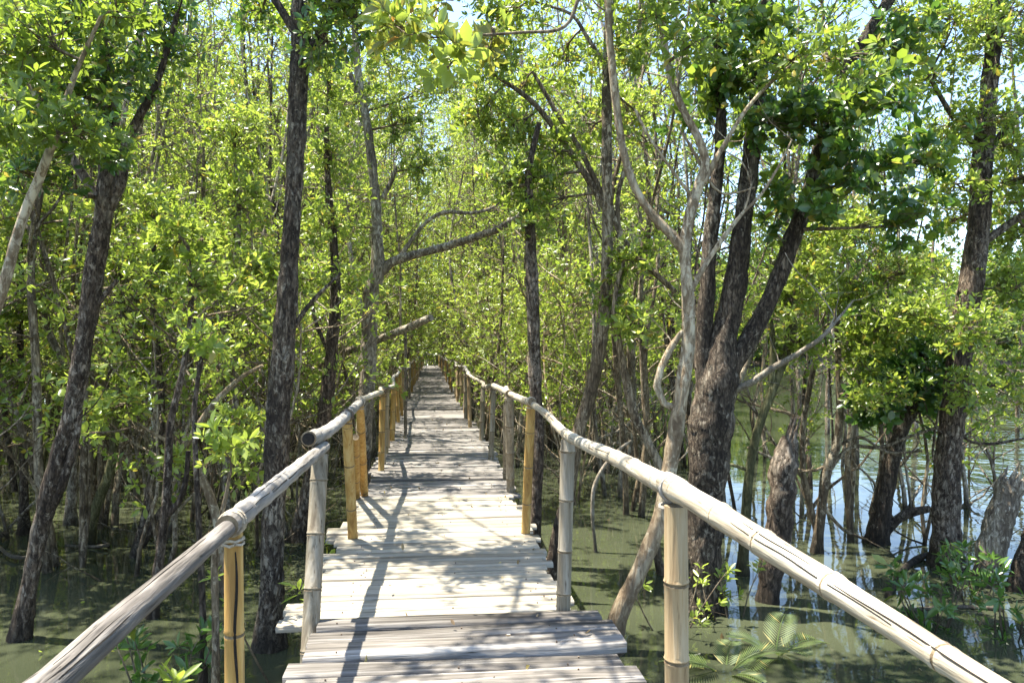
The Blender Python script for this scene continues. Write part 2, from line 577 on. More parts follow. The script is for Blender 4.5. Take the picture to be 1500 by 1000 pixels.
def plank(mb, xc, y0, y1, x0, x1, z, th, rg, mat=0, rot=0.0, rag=0.006):
    """One plank across the walk with slightly wavy edges and rounded-over arrises."""
    n = 9
    b0 = len(mb.v)
    sd = rg.uniform(0, 100)
    tilt = rg.uniform(-0.008, 0.008)
    yaw = rot
    cr = 0.006
    for i in range(n + 1):
        x = x0 + (x1 - x0) * i / n
        if i == 0 or i == n:
            x += 0
        w0 = y0 + rag * (noise.noise(Vector((x * 2.3, sd, 0))) * 1.6 + 0.6 * noise.noise(Vector((x * 9, sd, 4)))) + yaw * x
        w1 = y1 + rag * (noise.noise(Vector((x * 2.3, sd + 30, 0))) * 1.6 + 0.6 * noise.noise(Vector((x * 9, sd + 30, 4)))) + yaw * x
        zz = z + tilt * x + 0.006 * noise.noise(Vector((x * 1.2, sd, 9)))
        ring = [(w0, zz - th), (w0, zz - cr), (w0 + cr, zz), (w1 - cr, zz), (w1, zz - cr), (w1, zz - th)]
        for (yy, z_) in ring:
            mb.v.append(Vector((xc + x, yy, z_)))
    for i in range(n):
        for k in range(6):
            k2 = (k + 1) % 6
            mb.f.append((b0 + i * 6 + k, b0 + (i + 1) * 6 + k, b0 + (i + 1) * 6 + k2, b0 + i * 6 + k2))
            mb.m.append(mat)
    if y0 < 14:
        for xn in (-.55, .05, .6):
            for fr in (.28, .72):
                if rg.random() < (.55 if xn != .05 else .2):
                    c = Vector((xc + xn + rg.uniform(-.06, .06), y0 + (y1 - y0) * (fr + rg.uniform(-.08, .08)), z + .0065))
                    c.z += tilt * xn + yaw * 0
                    c.y += yaw * xn
                    mb.tube([c - Vector((0, 0, .012)), c], [.0038, .0042], 7, 1)
    mb.f.append(tuple(b0 + k for k in range(6)))
    mb.m.append(mat)
    mb.f.append(tuple(b0 + n * 6 + k for k in range(6))[::-1])
    mb.m.append(mat)


rg = random.Random(21)
sect = []
# near step: wide old planks laid a little higher
mb = MB()
edges = [1.55, 1.8, 2.04, 2.27, 2.49, 2.72, 2.95, 3.155, 3.37, 3.565, 3.76, 3.95, 4.12]
for i in range(len(edges) - 1):
    gap = rg.uniform(0.018, 0.052)
    plank(mb, 0, edges[i], edges[i + 1] - gap, -0.69 + rg.uniform(-.05, .05), 0.87 + rg.uniform(-.06, .03), 0.05 + rg.uniform(-.012, .012), 0.05, rg, rot=rg.uniform(-.014, .016), rag=0.012)
o = mb.build('deck', [M_PLANK_GREY, M_TIE], board, BO)
tag(o, 'wide dark cracked planks of the nearest stretch')
# pale new stretch
mb = MB()
y = 4.10
while y < 7.55:
    w = rg.uniform(0.07, 0.16)
    g = rg.uniform(0.003, 0.011)
    xl = -0.80 + rg.uniform(-.05, .06)
    xr = 0.76 + rg.uniform(-.06, .07)
    if y < 4.45:
        xl -= rg.uniform(0.05, 0.12)
    if 5.9 < y < 6.3:
        xl -= 0.08
    plank(mb, 0, y, y + w, xl, xr, rg.uniform(-.006, .006), 0.032, rg, rot=rg.uniform(-.012, .014), rag=0.005)
    y += w + g
o = mb.build('deck', [M_PLANK_PALE, M_TIE], board, BO)
tag(o, 'pale yellowish planks behind the nearest stretch')
# silver grey run
mb = MB()
while y < 64.5:
    w = rg.uniform(0.085, 0.17)
    g = rg.uniform(0.006, 0.022)
    far = min(1, (y - 7) / 40)
    bow = 0.05 * math.sin(y * 0.35) * far
    if rg.random() < 0.9:
        plank(mb, bow, y, y + w, -0.78 + rg.uniform(-.05, .05), 0.82 + rg.uniform(-.06, .05), 0.012 + rg.uniform(-.010, .010) + 0.025 * math.sin(y * .7), 0.03, rg, rot=rg.uniform(-.02, .02), rag=0.007)
    y += w + g
o = mb.build('deck', [M_PLANK_MID, M_TIE], board, BO)
# platform turning the corner at the far end
mb = MB()
yy = 64.6
while yy < 66.2:
    plank(mb, 0, yy, yy + 0.15, -0.9, 5.0, 0.02, 0.03, rg, rot=rg.uniform(-.003, .003))
    yy += 0.165
mb.build('deck', [M_PLANK_MID, M_TIE], board, BO)
for sx_ in (-0.55, 0.05, 0.6):
    mb = MB()
    pts = [(sx_ + rg.uniform(-.03, .03), yy_, -0.10) for yy_ in np.arange(1.6, 65, 3.0)]
    mb.tube(pts, [0.05] * len(pts), 7)
    mb.build('stringer', [M_BEAM], board, BO)
mb = MB()
for yy_ in np.arange(1.9, 65, 1.95):
    mb.tube([(-0.80, yy_, -0.185), (0.84, yy_ + rg.uniform(-.05, .05), -0.185)], [0.04, 0.04], 7)
tag(mb.build('crossbeam', [M_BEAM], board, BO), kind='stuff')


# ------------------------------------------------------------------ bamboo railings
def bamboo_post(rail_root, origin, base, top, r, mat, rg, zbot=-1.25, node0=None, split=False):
    base, top = Vector(base), Vector(top)
    d = (top - base)
    d = d / d.z
    bot = base + d * (zbot - base.z)
    L = top.z - bot.z
    mb = MB()
    zs = []
    z = rg.uniform(0.05, 0.25)
    nodes = []
    while z < L - 0.05:
        nodes.append(z)
        z += rg.uniform(0.24, 0.36)
    prof = [(0, r)]
    for nz in nodes:
        for dz, k, in ((-0.016, 1.0), (-0.006, 1.07), (-0.003, 1.01), (0.003, 1.01), (0.007, 1.09), (0.018, 1.0)):
            prof.append((nz + dz, r * k))
    prof.append((L, r * 0.96))
    prof = sorted((z_, k) for z_, k in prof if 0 <= z_ <= L)
    pts = [bot + d * z_ for z_, _ in prof]
    mb.tube(pts, [k for _, k in prof], 14, 0, cap=True, capmat=1, gnarl=0.02, gscale=7)
    # node rings take the darker skin
    nf = 14
    for i in range(len(prof) - 1):
        zm = 0.5 * (prof[i][0] + prof[i + 1][0])
        if any(abs(zm - nz) < 0.0045 for nz in nodes):
            for k in range(nf):
                mb.m[i * nf + k] = 1
    if split:
        e = Vector((0.02, -1, 0)).normalized()
        cpts, cr = [], []
        for t in np.linspace(0, 1, 14):
            q = top.lerp(base, 0.06 + t * 0.55)
            cpts.append(q + Vector((r * 0.42 + 0.004 * math.sin(t * 9), -r * 0.905, 0)))
            cr.append(0.0045 * math.sin(math.pi * min(1, t * .96 + .04)) ** .5 + 0.0006)
        mb.tube(cpts, cr, 5, 2)
    o = mb.build('post', [mat, M_NODE, M_SHADE_SPLIT], rail_root, origin)
    return o


def lashing(post, rail_pt, rdir, r, rg, origin, mat=None, n=4, post_r=0.042):
    """Fibre cord wound round the rail and the post head."""
    mb = MB()
    rdir = Vector(rdir).normalized()
    side = rdir.cross(Vector((0, 0, 1))).normalized()
    upv = side.cross(rdir)
    for i in range(n):
        c = rail_pt + rdir * ((i - (n - 1) / 2) * 0.013)
        tl = rg.uniform(-.3, .3)
        pts = []
        for k in range(15):
            a = 2 * math.pi * k / 14
            rr = r + 0.004
            low = 1.0
            pts.append(c + side * math.cos(a) * rr + upv * math.sin(a) * rr * low + rdir * math.cos(a) * tl * 0.03)
        mb.tube(pts, [0.0055] * 15, 5)
    for i in range(max(1, n - 2)):
        z = rail_pt.z - r - 0.018 - i * 0.012
        c = Vector((rail_pt.x, rail_pt.y, z))
        pts = [c + Vector((math.cos(2 * math.pi * k / 12) * (post_r + .004), math.sin(2 * math.pi * k / 12) * (post_r + .004), rg.uniform(-.003, .003))) for k in range(13)]
        mb.tube(pts, [0.0055] * 13, 5)
    return mb.build('lashing', [mat or M_ROPE], post, origin)


def pole(root, origin, pts, radii, mat, rg, nodes=True, gn=0.03, step=0.12, start_shade_disc=False, name='handrail', sides=14, splits=0):
    """A bamboo or log rail pole along traced points."""
    pts, rad = resample(pts, radii, step)
    L = [0]
    for i in range(1, len(pts)):
        L.append(L[-1] + (pts[i] - pts[i - 1]).length)
    if nodes:
        P2, R2, ring = [], [], []
        nz = []
        z = rg.uniform(.08, .25)
        while z < L[-1] - .03:
            nz.append(z)
            z += rg.uniform(.22, .34)
        smp = sorted(set([round(x, 4) for x in L] + [round(q + d, 4) for q in nz for d in (-.02, -.007, -.003, .003, .008, .02) if 0 < q + d < L[-1]]))
        for s in smp:
            i = max(0, min(len(L) - 2, int(np.searchsorted(L, s)) - 1))
            t = (s - L[i]) / max(1e-6, L[i + 1] - L[i])
            k = 1.0
            for q in nz:
                dd = abs(s - q)
                if dd < 0.004:
                    k = 1.02
                elif dd < 0.0095:
                    k = 1.09
            P2.append(pts[i].lerp(pts[i + 1], max(0, min(1, t))))
            R2.append((rad[i] * (1 - t) + rad[i + 1] * t) * k)
        mb = MB()
        mb.tube(P2, R2, sides, 0, gn, 5.0, True, 1)
        for i in range(len(smp) - 1):
            if any(abs(0.5 * (smp[i] + smp[i + 1]) - q) < 0.0045 for q in nz):
                for k in range(sides):
                    mb.m[i * sides + k] = 1
    else:
        mb = MB()
        mb.tube(pts, rad, sides + 4, 0, gn, 7.0, True, 1)
    if splits:
        for k in range(splits):
            i0 = rg.randrange(1, max(2, len(pts) - 6))
            i1 = min(len(pts) - 1, i0 + rg.randint(3, 7))
            a = rg.uniform(-.2, 1.3) * (1 if pts[0].x < 0 else -1)
            sp2, sr2 = resample(pts[i0:i1 + 1], rad[i0:i1 + 1], .04)
            q = []
            for j, (p_, r_) in enumerate(zip(sp2, sr2)):
                an = a + .05 * math.sin(j * .9)
                q.append(p_ + Vector((math.sin(an), 0, math.cos(an))) * r_ * .985)
            mb.tube(q, [.0006 + .0014 * math.sin(math.pi * (j + .5) / len(q)) for j in range(len(q))], 4, 2)
    if start_shade_disc:
        t = (pts[1] - pts[0]).normalized()
        mb.tube([pts[0] - t * 0.002, pts[0] - t * 0.0035], [rad[0] * .78, rad[0] * .78], sides, 2)  # flat disc, no recess: its dark colour stands in for shade inside
    return mb.build(name, [mat, M_NODE, M_SHADE_SPLIT], root, origin)


def rail_point(px, py, xw):
    """Where the sight line through (px, py) crosses the upright plane x = xw of the railing."""
    o = CM.translation
    v = P(px, py, 1.0) - o
    return o + v * ((xw - o.x) / v.x)


rgL = random.Random(5)
LO = Vector((-0.7, 2.3, 0))
railL = empty('bamboo_railing', LO, 'bamboo railing beside the dense thicket, its nearest rail a rough grey log', 'railing')
RO = Vector((0.7, 2.3, 0))
railR = empty('bamboo_railing', RO, 'bamboo railing beside the open river, its nearest rail a pale jointed pole', 'railing')

# ---- thicket side, near rails traced
a0 = rail_point(75, 1000, -.70)
a1 = rail_point(195, 893, -.70)
a2 = rail_point(340, 768, -.70)
a3 = rail_point(470, 655, -.70)
back = a0 + (a0 - a1).normalized() * 0.9
pole(railL, LO, [back, a0, a1, rail_point(272, 826, -.702), a2 + Vector((0, .03, 0.0))], [.032, .031, .029, .027, .026], M_LOG, rgL, nodes=False, gn=0.16, splits=7)
pole(railL, LO, [a2 + Vector((0, -.06, .008)), rail_point(400, 715, -.70), a3 + Vector((0.012, .07, -.004))], [.036, .035, .032], M_BAM_RAIL_G, rgL, splits=4, gn=.06)
p3 = rail_point(508, 611, -.69)
p4 = rail_point(527, 590, -.69)
pole(railL, LO, [rail_point(452, 652, -.73) + Vector((0, .0, .035)), rail_point(480, 634, -.71) + Vector((0, 0, .012)), p3 + Vector((0, 0, .015)), p4 + Vector((0, .15, .01))], [.043, .040, .036, .031], M_BAM_RAIL_G, rgL, start_shade_disc=True)
# posts
L1t = rail_point(342, 775, -.70)
post = bamboo_post(railL, LO, (L1t.x + .01, L1t.y, 0), L1t + Vector((0, 0, -.01)), .030, M_BAM_Y, rgL, split=True)
lashing(post, a2 + Vector((0, 0.005, .004)), a2 - a1, .034, rgL, LO, n=4, post_r=.030)
b2 = G(455, 925)
post = bamboo_post(railL, LO, b2, rail_point(469, 665, -.69), .046, M_BAM_G, rgL)
b3 = G(517, 788)
post = bamboo_post(railL, LO, b3, p3, .038, M_BAM_Y, rgL)
lashing(post, p3 + Vector((0, 0, .015)), p4 - p3, .042, rgL, LO, mat=M_TIE, n=3, post_r=.038)
b4 = G(534, 725)
post = bamboo_post(railL, LO, b4, p4, .038, M_BAM_Y, rgL)
lashing(post, p4 + Vector((0, 0, .01)), p4 - p3, .040, rgL, LO, n=3, post_r=.038)
b4b = G(523, 728)
bamboo_post(railL, LO, b4b, rail_point(521, 640, -.70), .030, M_BAM_Y, rgL)


def far_posts(root, origin, side, y0, pts0, rg, ymax=64.0):
    """Posts every two metres or so down the walk, single or in pairs, with wavering rails lashed on top."""
    y = y0
    tops = list(pts0)
    k = 0
    mats = [M_BAM_Y, M_BAM_T, M_BAM_Y, M_BAM_G, M_BAM_T]
    while y < ymax:
        x = side * (0.70 + rg.uniform(-.03, .05))
        h = 0.95 + rg.uniform(-.07, .08) + (0.06 if k % 3 == 0 else 0)
        r = rg.uniform(.034, .043)
        lean = Vector((rg.uniform(-.05, .05), rg.uniform(-.05, .05), 0))
        pb = Vector((x, y, 0))
        pt = Vector((x, y, h)) + lean
        post = bamboo_post(root, origin, pb, pt + Vector((0, 0, -.015)), r, mats[rg.randrange(5)], rg, zbot=-1.1)
        if y < 30:
            lashing(post, pt + Vector((0, 0, .015)), (0, 1, 0.01), .030, rg, origin, mat=rg.choice([M_ROPE, M_TIE]), n=3, post_r=r)
        if rg.random() < 0.55:
            q = pb + Vector((side * rg.uniform(-.01, .05), rg.uniform(.12, .5), 0))
            bamboo_post(root, origin, q, q + Vector((rg.uniform(-.04, .04), rg.uniform(-.06, .06), h - rg.uniform(0, .22))), r * .85, mats[rg.randrange(5)], rg, zbot=-1.1)
        tops.append(pt + Vector((0, 0, .015)))
        y += rg.uniform(1.35, 2.1)
        k += 1
    # rails: lengths of three or four bays, each overlapping the next
    i = 0
    while i < len(tops) - 1:
        j = min(len(tops) - 1, i + rg.choice([2, 3, 3]))
        seg = [Vector(t) for t in tops[i:j + 1]]
        d0 = (seg[1] - seg[0]).normalized()
        d1 = (seg[-1] - seg[-2]).normalized()
        off = Vector((rg.uniform(-.012, .012), 0, rg.uniform(-.006, .016)))
        out_ = [seg[0] - d0 * .16 + off]
        for a_, b_ in zip(seg, seg[1:]):
            out_.append(a_ + off)
            out_.append((a_ + b_) / 2 + off + Vector((rg.uniform(-.05, .05), 0, rg.uniform(-.045, .05))))
        out_.append(seg[-1] + off)
        out_.append(seg[-1] + d1 * .14 + off)
        rr = rg.uniform(.026, .032)
        pole(root, origin, out_, [rr * (1.08 - .25 * t / (len(out_) - 1)) for t in range(len(out_))], rg.choice([M_BAM_RAIL, M_BAM_RAIL_G]), rg, step=0.2, sides=10)
        i = j
    return tops


topsL = far_posts(railL, LO, -1, 9.2, [p4 + Vector((0, .05, .01))], random.Random(31))

# ---- river side
c0 = rail_point(1440, 1000, .70)
c1 = rail_point(1205, 850, .70)
c2 = rail_point(985, 717, .70)
c3 = rail_point(832, 638, .70)
c4 = rail_point(778, 590, .71)
c5 = rail_point(746, 576, .71)
bk = c0 + (c0 - c1).normalized() * 0.9
pole(railR, RO, [bk, c0, c1, rail_point(1085, 775, .70), c2 + Vector((0, .06, .012))], [.019, .022, .027, .033, .038], M_BAM_RAIL, rgL, gn=0.09, splits=3)
pole(railR, RO, [c2 + Vector((0, -.05, .004)), rail_point(905, 672, .70), c3 + Vector((0, 0, .002)), rail_point(800, 606, .72), c4 + Vector((0, .1, 0))], [.036, .032, .028, .025, .024], M_BAM_RAIL, rgL, gn=0.08, splits=2)
pole(railR, RO, [c4 + Vector((-.01, -.12, .02)), c4 + Vector((0, .1, .0)), c5, c5 + Vector((0, .3, .04))], [.03, .029, .027, .025], M_BAM_RAIL, rgL, gn=0.05)
R1t = rail_point(990, 740, .70)
post = bamboo_post(railR, RO, (R1t.x + .004, R1t.y, 0), R1t, .038, M_BAM_T, rgL)
lashing(post, c2 + Vector((0, .0, .004)), c2 - c1, .037, rgL, RO, n=2, post_r=.038, mat=M_BAM_RAIL_G)
post = bamboo_post(railR, RO, G(825, 899), c3 + Vector((0, 0, -.02)), .040, M_BAM_G, rgL)
post = bamboo_post(railR, RO, G(770, 780), c4, .036, M_BAM_Y, rgL)
lashing(post, c4 + Vector((0, 0, .01)), c5 - c4, .030, rgL, RO, n=3, post_r=.036)
post = bamboo_post(railR, RO, G(748, 718), c5 + Vector((0, 0, -.01)), .043, M_BAM_G, rgL)
lashing(post, c5 + Vector((0, 0, .0)), c5 - c4, .028, rgL, RO, n=3, post_r=.043)
bamboo_post(railR, RO, G(740, 700), rail_point(741, 590, .72), .028, M_BAM_G, rgL)
topsR = far_posts(railR, RO, 1, 9.9, [c5 + Vector((0, .05, .0))], random.Random(77))

# ---- cross railing at the far bend
CO = Vector((0, 66.3, 0))
railC = empty('bamboo_railing', CO, 'distant bamboo railing crossing the end of the walkway at its bend', 'railing')
rgC = random.Random(3)
pts = []
for i, x in enumerate(np.arange(-1.0, 5.2, 0.62)):
    h = 1.0 + rgC.uniform(-.06, .06)
    bamboo_post(railC, CO, (x, 66.3, 0), (x + rgC.uniform(-.06, .06), 66.3, h), .04, M_BEAM, rgC, zbot=-1.1)
    pts.append(Vector((x, 66.3, h)))
pole(railC, CO, pts, [.04] * len(pts), M_BAM_RAIL_G, rgC, step=.3, sides=8)


# ------------------------------------------------------------------ trees
def px_line(line, d):
    pts, rad = [], []
    for q in line:
        dd = q[3] if len(q) > 3 else d
        pts.append(P(q[0], q[1], dd))
        rad.append(q[2] * 0.43 / FPX * dd)
    return pts, rad


def hero(name, label, cat, d, stems, mat, blobs=(), leafmats=None, group=None, broken=False, gnarl=0.16, per=7, L=0.076, W=0.033,
         rounded=False, split=None, seed=1, plunge=True, twigmat=None, dens=1.0):
    """A tree traced as lines of (pixel x, pixel y, width[, distance]); the first is the trunk from the water up, the rest are branches.
    Leaf masses (px, py, rx, ry, distance, whorls) are carried on limbs grown from the nearest wood."""
    rg = random.Random(seed * 13 + 1)
    pts, rad = px_line(stems[0], d)
    if plunge:
        t = (pts[0] - pts[1]).normalized()
        t = (t + Vector((0, 0, -1.2))).normalized()
        k = (pts[0].z - (WATER - 0.5)) / max(0.2, -t.z)
        flare = [pts[0] + t * max(0.3, k)]
        pts = flare + pts
        rad = [rad[0] * 1.25] + rad
        base = Vector((pts[1].x, pts[1].y, WATER))
    else:
        base = Vector(pts[0])
    root = empty(name, base, label, cat, group)
    anchors = []
    p2, r2 = resample(pts, rad, 0.045)
    if plunge and not broken:
        for i in range(len(p2)):
            hz = p2[i].z - WATER
            r2[i] *= 1 + 0.55 * math.exp(-max(0, hz) / .16)
    if broken:
        # jagged break: splinters at the top
        mb = MB()
        mb.tube(p2, r2, 18, 0, gnarl, 6.0)
        t = (p2[-1] - p2[-2]).normalized()
        for k in range(9):
            a = k * 0.7
            off = Vector((math.cos(a), math.sin(a), 0)) * r2[-1] * rg.uniform(.3, .8)
            s = p2[-1] + off - t * 0.06
            mb.tube([s, s + t * rg.uniform(.06, .1) + off * .1, s + t * rg.uniform(.12, .30) + off * .1], [r2[-1] * .42, r2[-1] * .3, .004], 5, 0, .2, 9)
    else:
        mb = MB()
        mb.tube(p2, r2, 20, 0, gnarl, 5.0)
    mb.build('trunk', [mat], root, base)
    anchors += list(zip(p2, r2))
    for st in stems[1:]:
        pts, rad = px_line(st, d)
        p2, r2 = resample(pts, rad, 0.08)
        mb = MB()
        mb.tube(p2, r2, 10, 0, gnarl, 6.0)
        for k in range(int(len(p2) * 0.08 * 2.2)):
            i = rg.randint(len(p2) // 5, len(p2) - 1)
            t = (p2[min(i + 1, len(p2) - 1)] - p2[max(i - 1, 0)]).normalized()
            ln = rg.uniform(.12, .55)
            tp = wander(p2[i], t * .7 + rvec(rg) + Vector((0, 0, .2)), ln, rg, 5, .4, .03)
            tr = min(r2[i] * .5, rg.uniform(.004, .008))
            mb.tube(tp, [tr, tr * .85, tr * .7, tr * .5, tr * .4, tr * .2], 4, 0, cap=False)
            for j in range(rg.randint(0, 2)):
                q = tp[rg.randint(2, 4)]
                sp_ = wander(q, (tp[-1] - tp[0]).normalized() + rvec(rg), ln * rg.uniform(.3, .6), rg, 3, .4, .03)
                mb.tube(sp_, [tr * .5, tr * .4, tr * .3, tr * .15], 3, 0, cap=False)
        mb.build('branch', [mat], root, base)
        anchors += list(zip(p2, r2))
    if blobs:
        lv, tw = Leaves(), MB()
        for bl in blobs:
            if bl[0] == 'w':
                _, x_, y_, z_, ax, nw = bl
                c = Vector((x_, y_, z_))
                ay, az = ax * .4, ax
            else:
                bx, by, rx, ry, bd, nw = bl
                c = P(bx, by, bd)
                ax, ay = rx / FPX * bd, ry / FPX * bd
                az = min(ax, ay) * 0.9 + 0.15
            near = min(anchors, key=lambda q: (q[0] - c).length + 0.4 * max(0, q[0].z - c.z))
            rt = CM.to_3x3()
            lim, lr = resample([near[0], near[0].lerp(c, .5) + rvec(rg) * .12 * (c - near[0]).length, c], [min(near[1] * .6, .022), .012, .006], .15)
            tw.tube(lim, lr, 5, 0, .1)
            nsub = max(1, int(nw * dens * 2.3 / 4))
            for k in range(nsub):
                v = rvec(rg)
                v = v * (0.55 + 0.45 * rg.random()) / max(v.length, .3) * v.length ** .5
                e = c + rt @ Vector((v.x * ax, v.y * ay, v.z * az))
                s = lim[int(len(lim) * rg.uniform(.45, .999))]
                if (e - s).length > 1.2:
                    s = s.lerp(e, 1 - 1.1 / (e - s).length)
                twig_leaves(tw, lv, s, e, rg, r0=.006, n=3, side=.15)
        cr = lv.mesh('crown', leafmats or [M_LEAF], per, L, W, base, rounded, split, seed, tw)
        add('crown', cr, root)
    return root


# --- thicket side
hero('mangrove_tree', 'tall dark straight trunk with pale lichen rising close beside the near railing', 'tree', 5.6,
     [[(395, 985, 42), (398, 860, 39), (401, 760, 37), (406, 640, 41), (413, 540, 38), (421, 430, 33), (427, 330, 27), (434, 210, 31), (438, 100, 33), (445, 0, 38), (452, -160, 32), (440, -380, 24), (455, -600, 12)],
      [(438, 110, 20), (480, 30, 16), (520, -40, 14), (560, -140, 10)],
      [(440, 60, 16), (385, -30, 13), (330, -120, 9)],
      [(416, 500, 9), (450, 450, 8), (478, 420, 6), (500, 400, 5)]],
     M_BARK_DARK,
     [(520, 30, 60, 55, 5.8, 46), (480, 60, 35, 45, 5.4, 26), (560, -120, 120, 90, 6.0, 60), (330, -130, 110, 90, 5.8, 60), (440, -350, 150, 130, 5.6, 90), (450, -600, 140, 120, 5.8, 70), (470, -20, 60, 40, 5.3, 28), (380, 20, 50, 40, 6.2, 24), ('w', -1.3, 4.3, 5.6, .9, 40), ('w', -2.1, 3.3, 5.6, .8, 34), ('w', -1.4, 5.8, 5.4, .8, 40), ('w', -.8, 3.4, 5.2, .8, 22), ('w', -1.0, 9.0, 6.2, 1.0, 44), ('w', -2.0, 7.6, 5.8, .9, 30), ('w', -1.6, 10.6, 6.6, 1.0, 50)],  # the 'w' leaf masses are unseen, added overhead to dapple the deck
     [M_LEAF, M_LEAF_D], split=.35, seed=1)
hero('mangrove_tree', 'leaning dark forked trunk standing in the water nearest the thicket edge', 'tree', 5.75,
     [[(28, 940, 27), (48, 830, 27), (66, 750, 28), (86, 670, 29), (102, 620, 30), (117, 540, 29), (131, 450, 31), (143, 370, 32), (155, 290, 30), (160, 200, 32), (150, 90, 24), (135, -60, 18), (150, -220, 10)],
      [(62, 768, 18), (88, 715, 16), (108, 655, 14), (117, 600, 11)],
      [(150, 320, 24), (175, 270, 20), (190, 200, 16), (230, 120, 12), (260, 20, 8)],
      [(150, 300, 18), (105, 230, 14), (60, 150, 11), (10, 90, 8)],
      [(126, 470, 9), (155, 430, 8), (172, 410, 7)]],
     M_BARK_RED,
     [(60, 120, 85, 70, 5.3, 62), (170, 120, 75, 80, 5.6, 66), (240, 60, 60, 70, 5.9, 42), (30, 250, 60, 50, 5.0, 34), (110, 20, 90, 60, 5.6, 60), (150, -150, 160, 110, 5.8, 90), (150, 210, 55, 45, 5.2, 36), (20, -60, 90, 80, 5.2, 50), (60, 190, 60, 30, 5.0, 26)],
     [M_LEAF, M_LEAF_D], split=.45, seed=2)
hero('mangrove_tree', 'smooth pale brown limb leaning in past the edge of the thicket', 'tree', 4.6,
     [[(-150, 1010, 26), (-110, 800, 24), (-60, 600, 20), (0, 435, 18), (30, 330, 16), (62, 250, 15), (82, 195, 13), (110, 110, 9), (150, 20, 5)],
      [(78, 205, 7), (50, 140, 6), (10, 60, 4)]],
     M_BARK_PALE,
     [(110, 190, 55, 45, 4.5, 30), (60, 60, 80, 70, 4.5, 52), (20, 170, 50, 50, 4.3, 30), (170, 20, 60, 60, 4.7, 34), (-40, 60, 70, 80, 4.4, 30)],
     [M_LEAF], seed=3, gnarl=.07)
hero('mangrove_tree', 'thick brown trunk behind the railing with one long bare branch arching over the walkway', 'tree', 10.5,
     [[(528, 735, 30), (533, 640, 28), (538, 560, 27), (541, 480, 26), (545, 425, 26), (553, 400, 24), (552, 330, 18), (548, 270, 16), (540, 200, 15), (525, 110, 13), (520, 20, 11), (530, -80, 8)],
      [(550, 408, 20), (572, 385, 17), (600, 375, 15), (650, 362, 14), (690, 349, 13, 10.1), (730, 335, 12, 9.8), (768, 310, 11, 9.5)],
      [(585, 380, 10), (600, 355, 7), (622, 328, 7), (650, 311, 7), (690, 312, 6), (722, 304, 5), (741, 285, 5)],
      [(560, 290, 9), (575, 262, 8), (580, 245, 6)],
      [(530, 160, 9), (508, 90, 8), (498, 40, 6)]],
     M_BARK_GREY,
     [(600, 180, 60, 55, 10.4, 60), (520, 150, 60, 70, 10.6, 60), (500, 330, 50, 60, 10.2, 60), (580, 60, 90, 60, 10.6, 90), (490, 420, 35, 40, 10.2, 34), (660, 120, 60, 50, 10.0, 50), (620, 250, 50, 40, 10.4, 40), (560, -60, 160, 80, 10.6, 110), ('w', -.7, 13.2, 6.4, 1.1, 80), ('w', -.2, 14.5, 7.4, 1.3, 110), ('w', .3, 13.0, 8.6, 1.3, 90), ('w', -.5, 11.5, 7.2, 1.1, 70), ('w', -1.0, 16, 8.6, 1.4, 100)],
     [M_LEAF_Y, M_LEAF], split=.4, seed=4)
hero('fallen_log', 'broken grey log jutting up over the railing from the thicket', 'log', 12.0,
     [[(430, 543, 13, 13.6), (500, 518, 13, 13.0), (555, 497, 13, 12.5), (604, 477, 13, 12), (632, 465, 12, 11.7)],
      [(594, 481, 5, 12.1), (594, 530, 5, 12.1), (594, 620, 6, 12.1), (593, 740, 6, 12.1)],
      [(470, 530, 6, 13.2), (468, 600, 6, 13.2), (470, 720, 7, 13.2)]],
     M_BARK_GREY, seed=5, gnarl=.14, plunge=False)
hero('mangrove_tree', 'dark trunk leaning towards the walkway between the near trunk and the arching branch', 'tree', 8.7,
     [[(437, 788, 26), (452, 720, 26), (470, 640, 25), (481, 560, 23), (487, 500, 21), (492, 440, 18), (489, 360, 14), (480, 260, 11), (478, 160, 8)],
      [(484, 520, 9), (462, 470, 7), (455, 420, 6)]],
     M_BARK_RED,
     [(470, 330, 45, 50, 8.5, 44), (485, 230, 60, 60, 8.7, 60), (480, 120, 60, 60, 8.7, 60), (455, 410, 30, 30, 8.4, 20)],
     [M_LEAF, M_LEAF_Y], split=.5, seed=6)
hero('mangrove_tree', 'mossy curved thin trunk with a pale bent upper limb in the still water', 'tree', 8.5,
     [[(128, 795, 17), (140, 745, 16), (160, 690, 14), (170, 630, 14), (176, 560, 12), (180, 500, 14), (185, 465, 14), (200, 450, 12), (196, 430, 10), (176, 390, 8), (170, 300, 6)],
      [(181, 480, 9), (178, 430, 10), (172, 400, 8), (158, 425, 7)]],
     M_BARK_GREEN,
     [(195, 380, 50, 50, 8.4, 46), (175, 300, 55, 55, 8.6, 56), (205, 545, 40, 26, 8.1, 24), (130, 600, 45, 25, 8.0, 28), (215, 480, 30, 30, 8.4, 20)],
     [M_LEAF_Y, M_LEAF], split=.5, seed=7)
hero('mangrove_sapling', 'tan sapling bending low over the water with a long leafy side branch', 'sapling', 6.9,
     [[(325, 800, 17), (312, 740, 15), (296, 700, 13), (278, 670, 13), (268, 661, 12), (290, 625, 12), (315, 590, 11), (350, 555, 8), (385, 535, 5)],
      [(276, 668, 8), (235, 640, 6), (205, 622, 5), (180, 600, 4)],
      [(345, 720, 4), (360, 700, 4), (364, 690, 3)]],
     M_BARK_PALE,
     [(250, 670, 34, 22, 6.7, 16), (185, 590, 45, 26, 6.7, 24), (130, 605, 34, 20, 6.5, 12), (345, 620, 40, 40, 6.8, 26), (370, 680, 26, 30, 6.6, 14), (330, 540, 30, 20, 6.8, 12), (120, 635, 18, 10, 6.2, 4)],
     [M_LEAF_Y], seed=8, gnarl=.08)
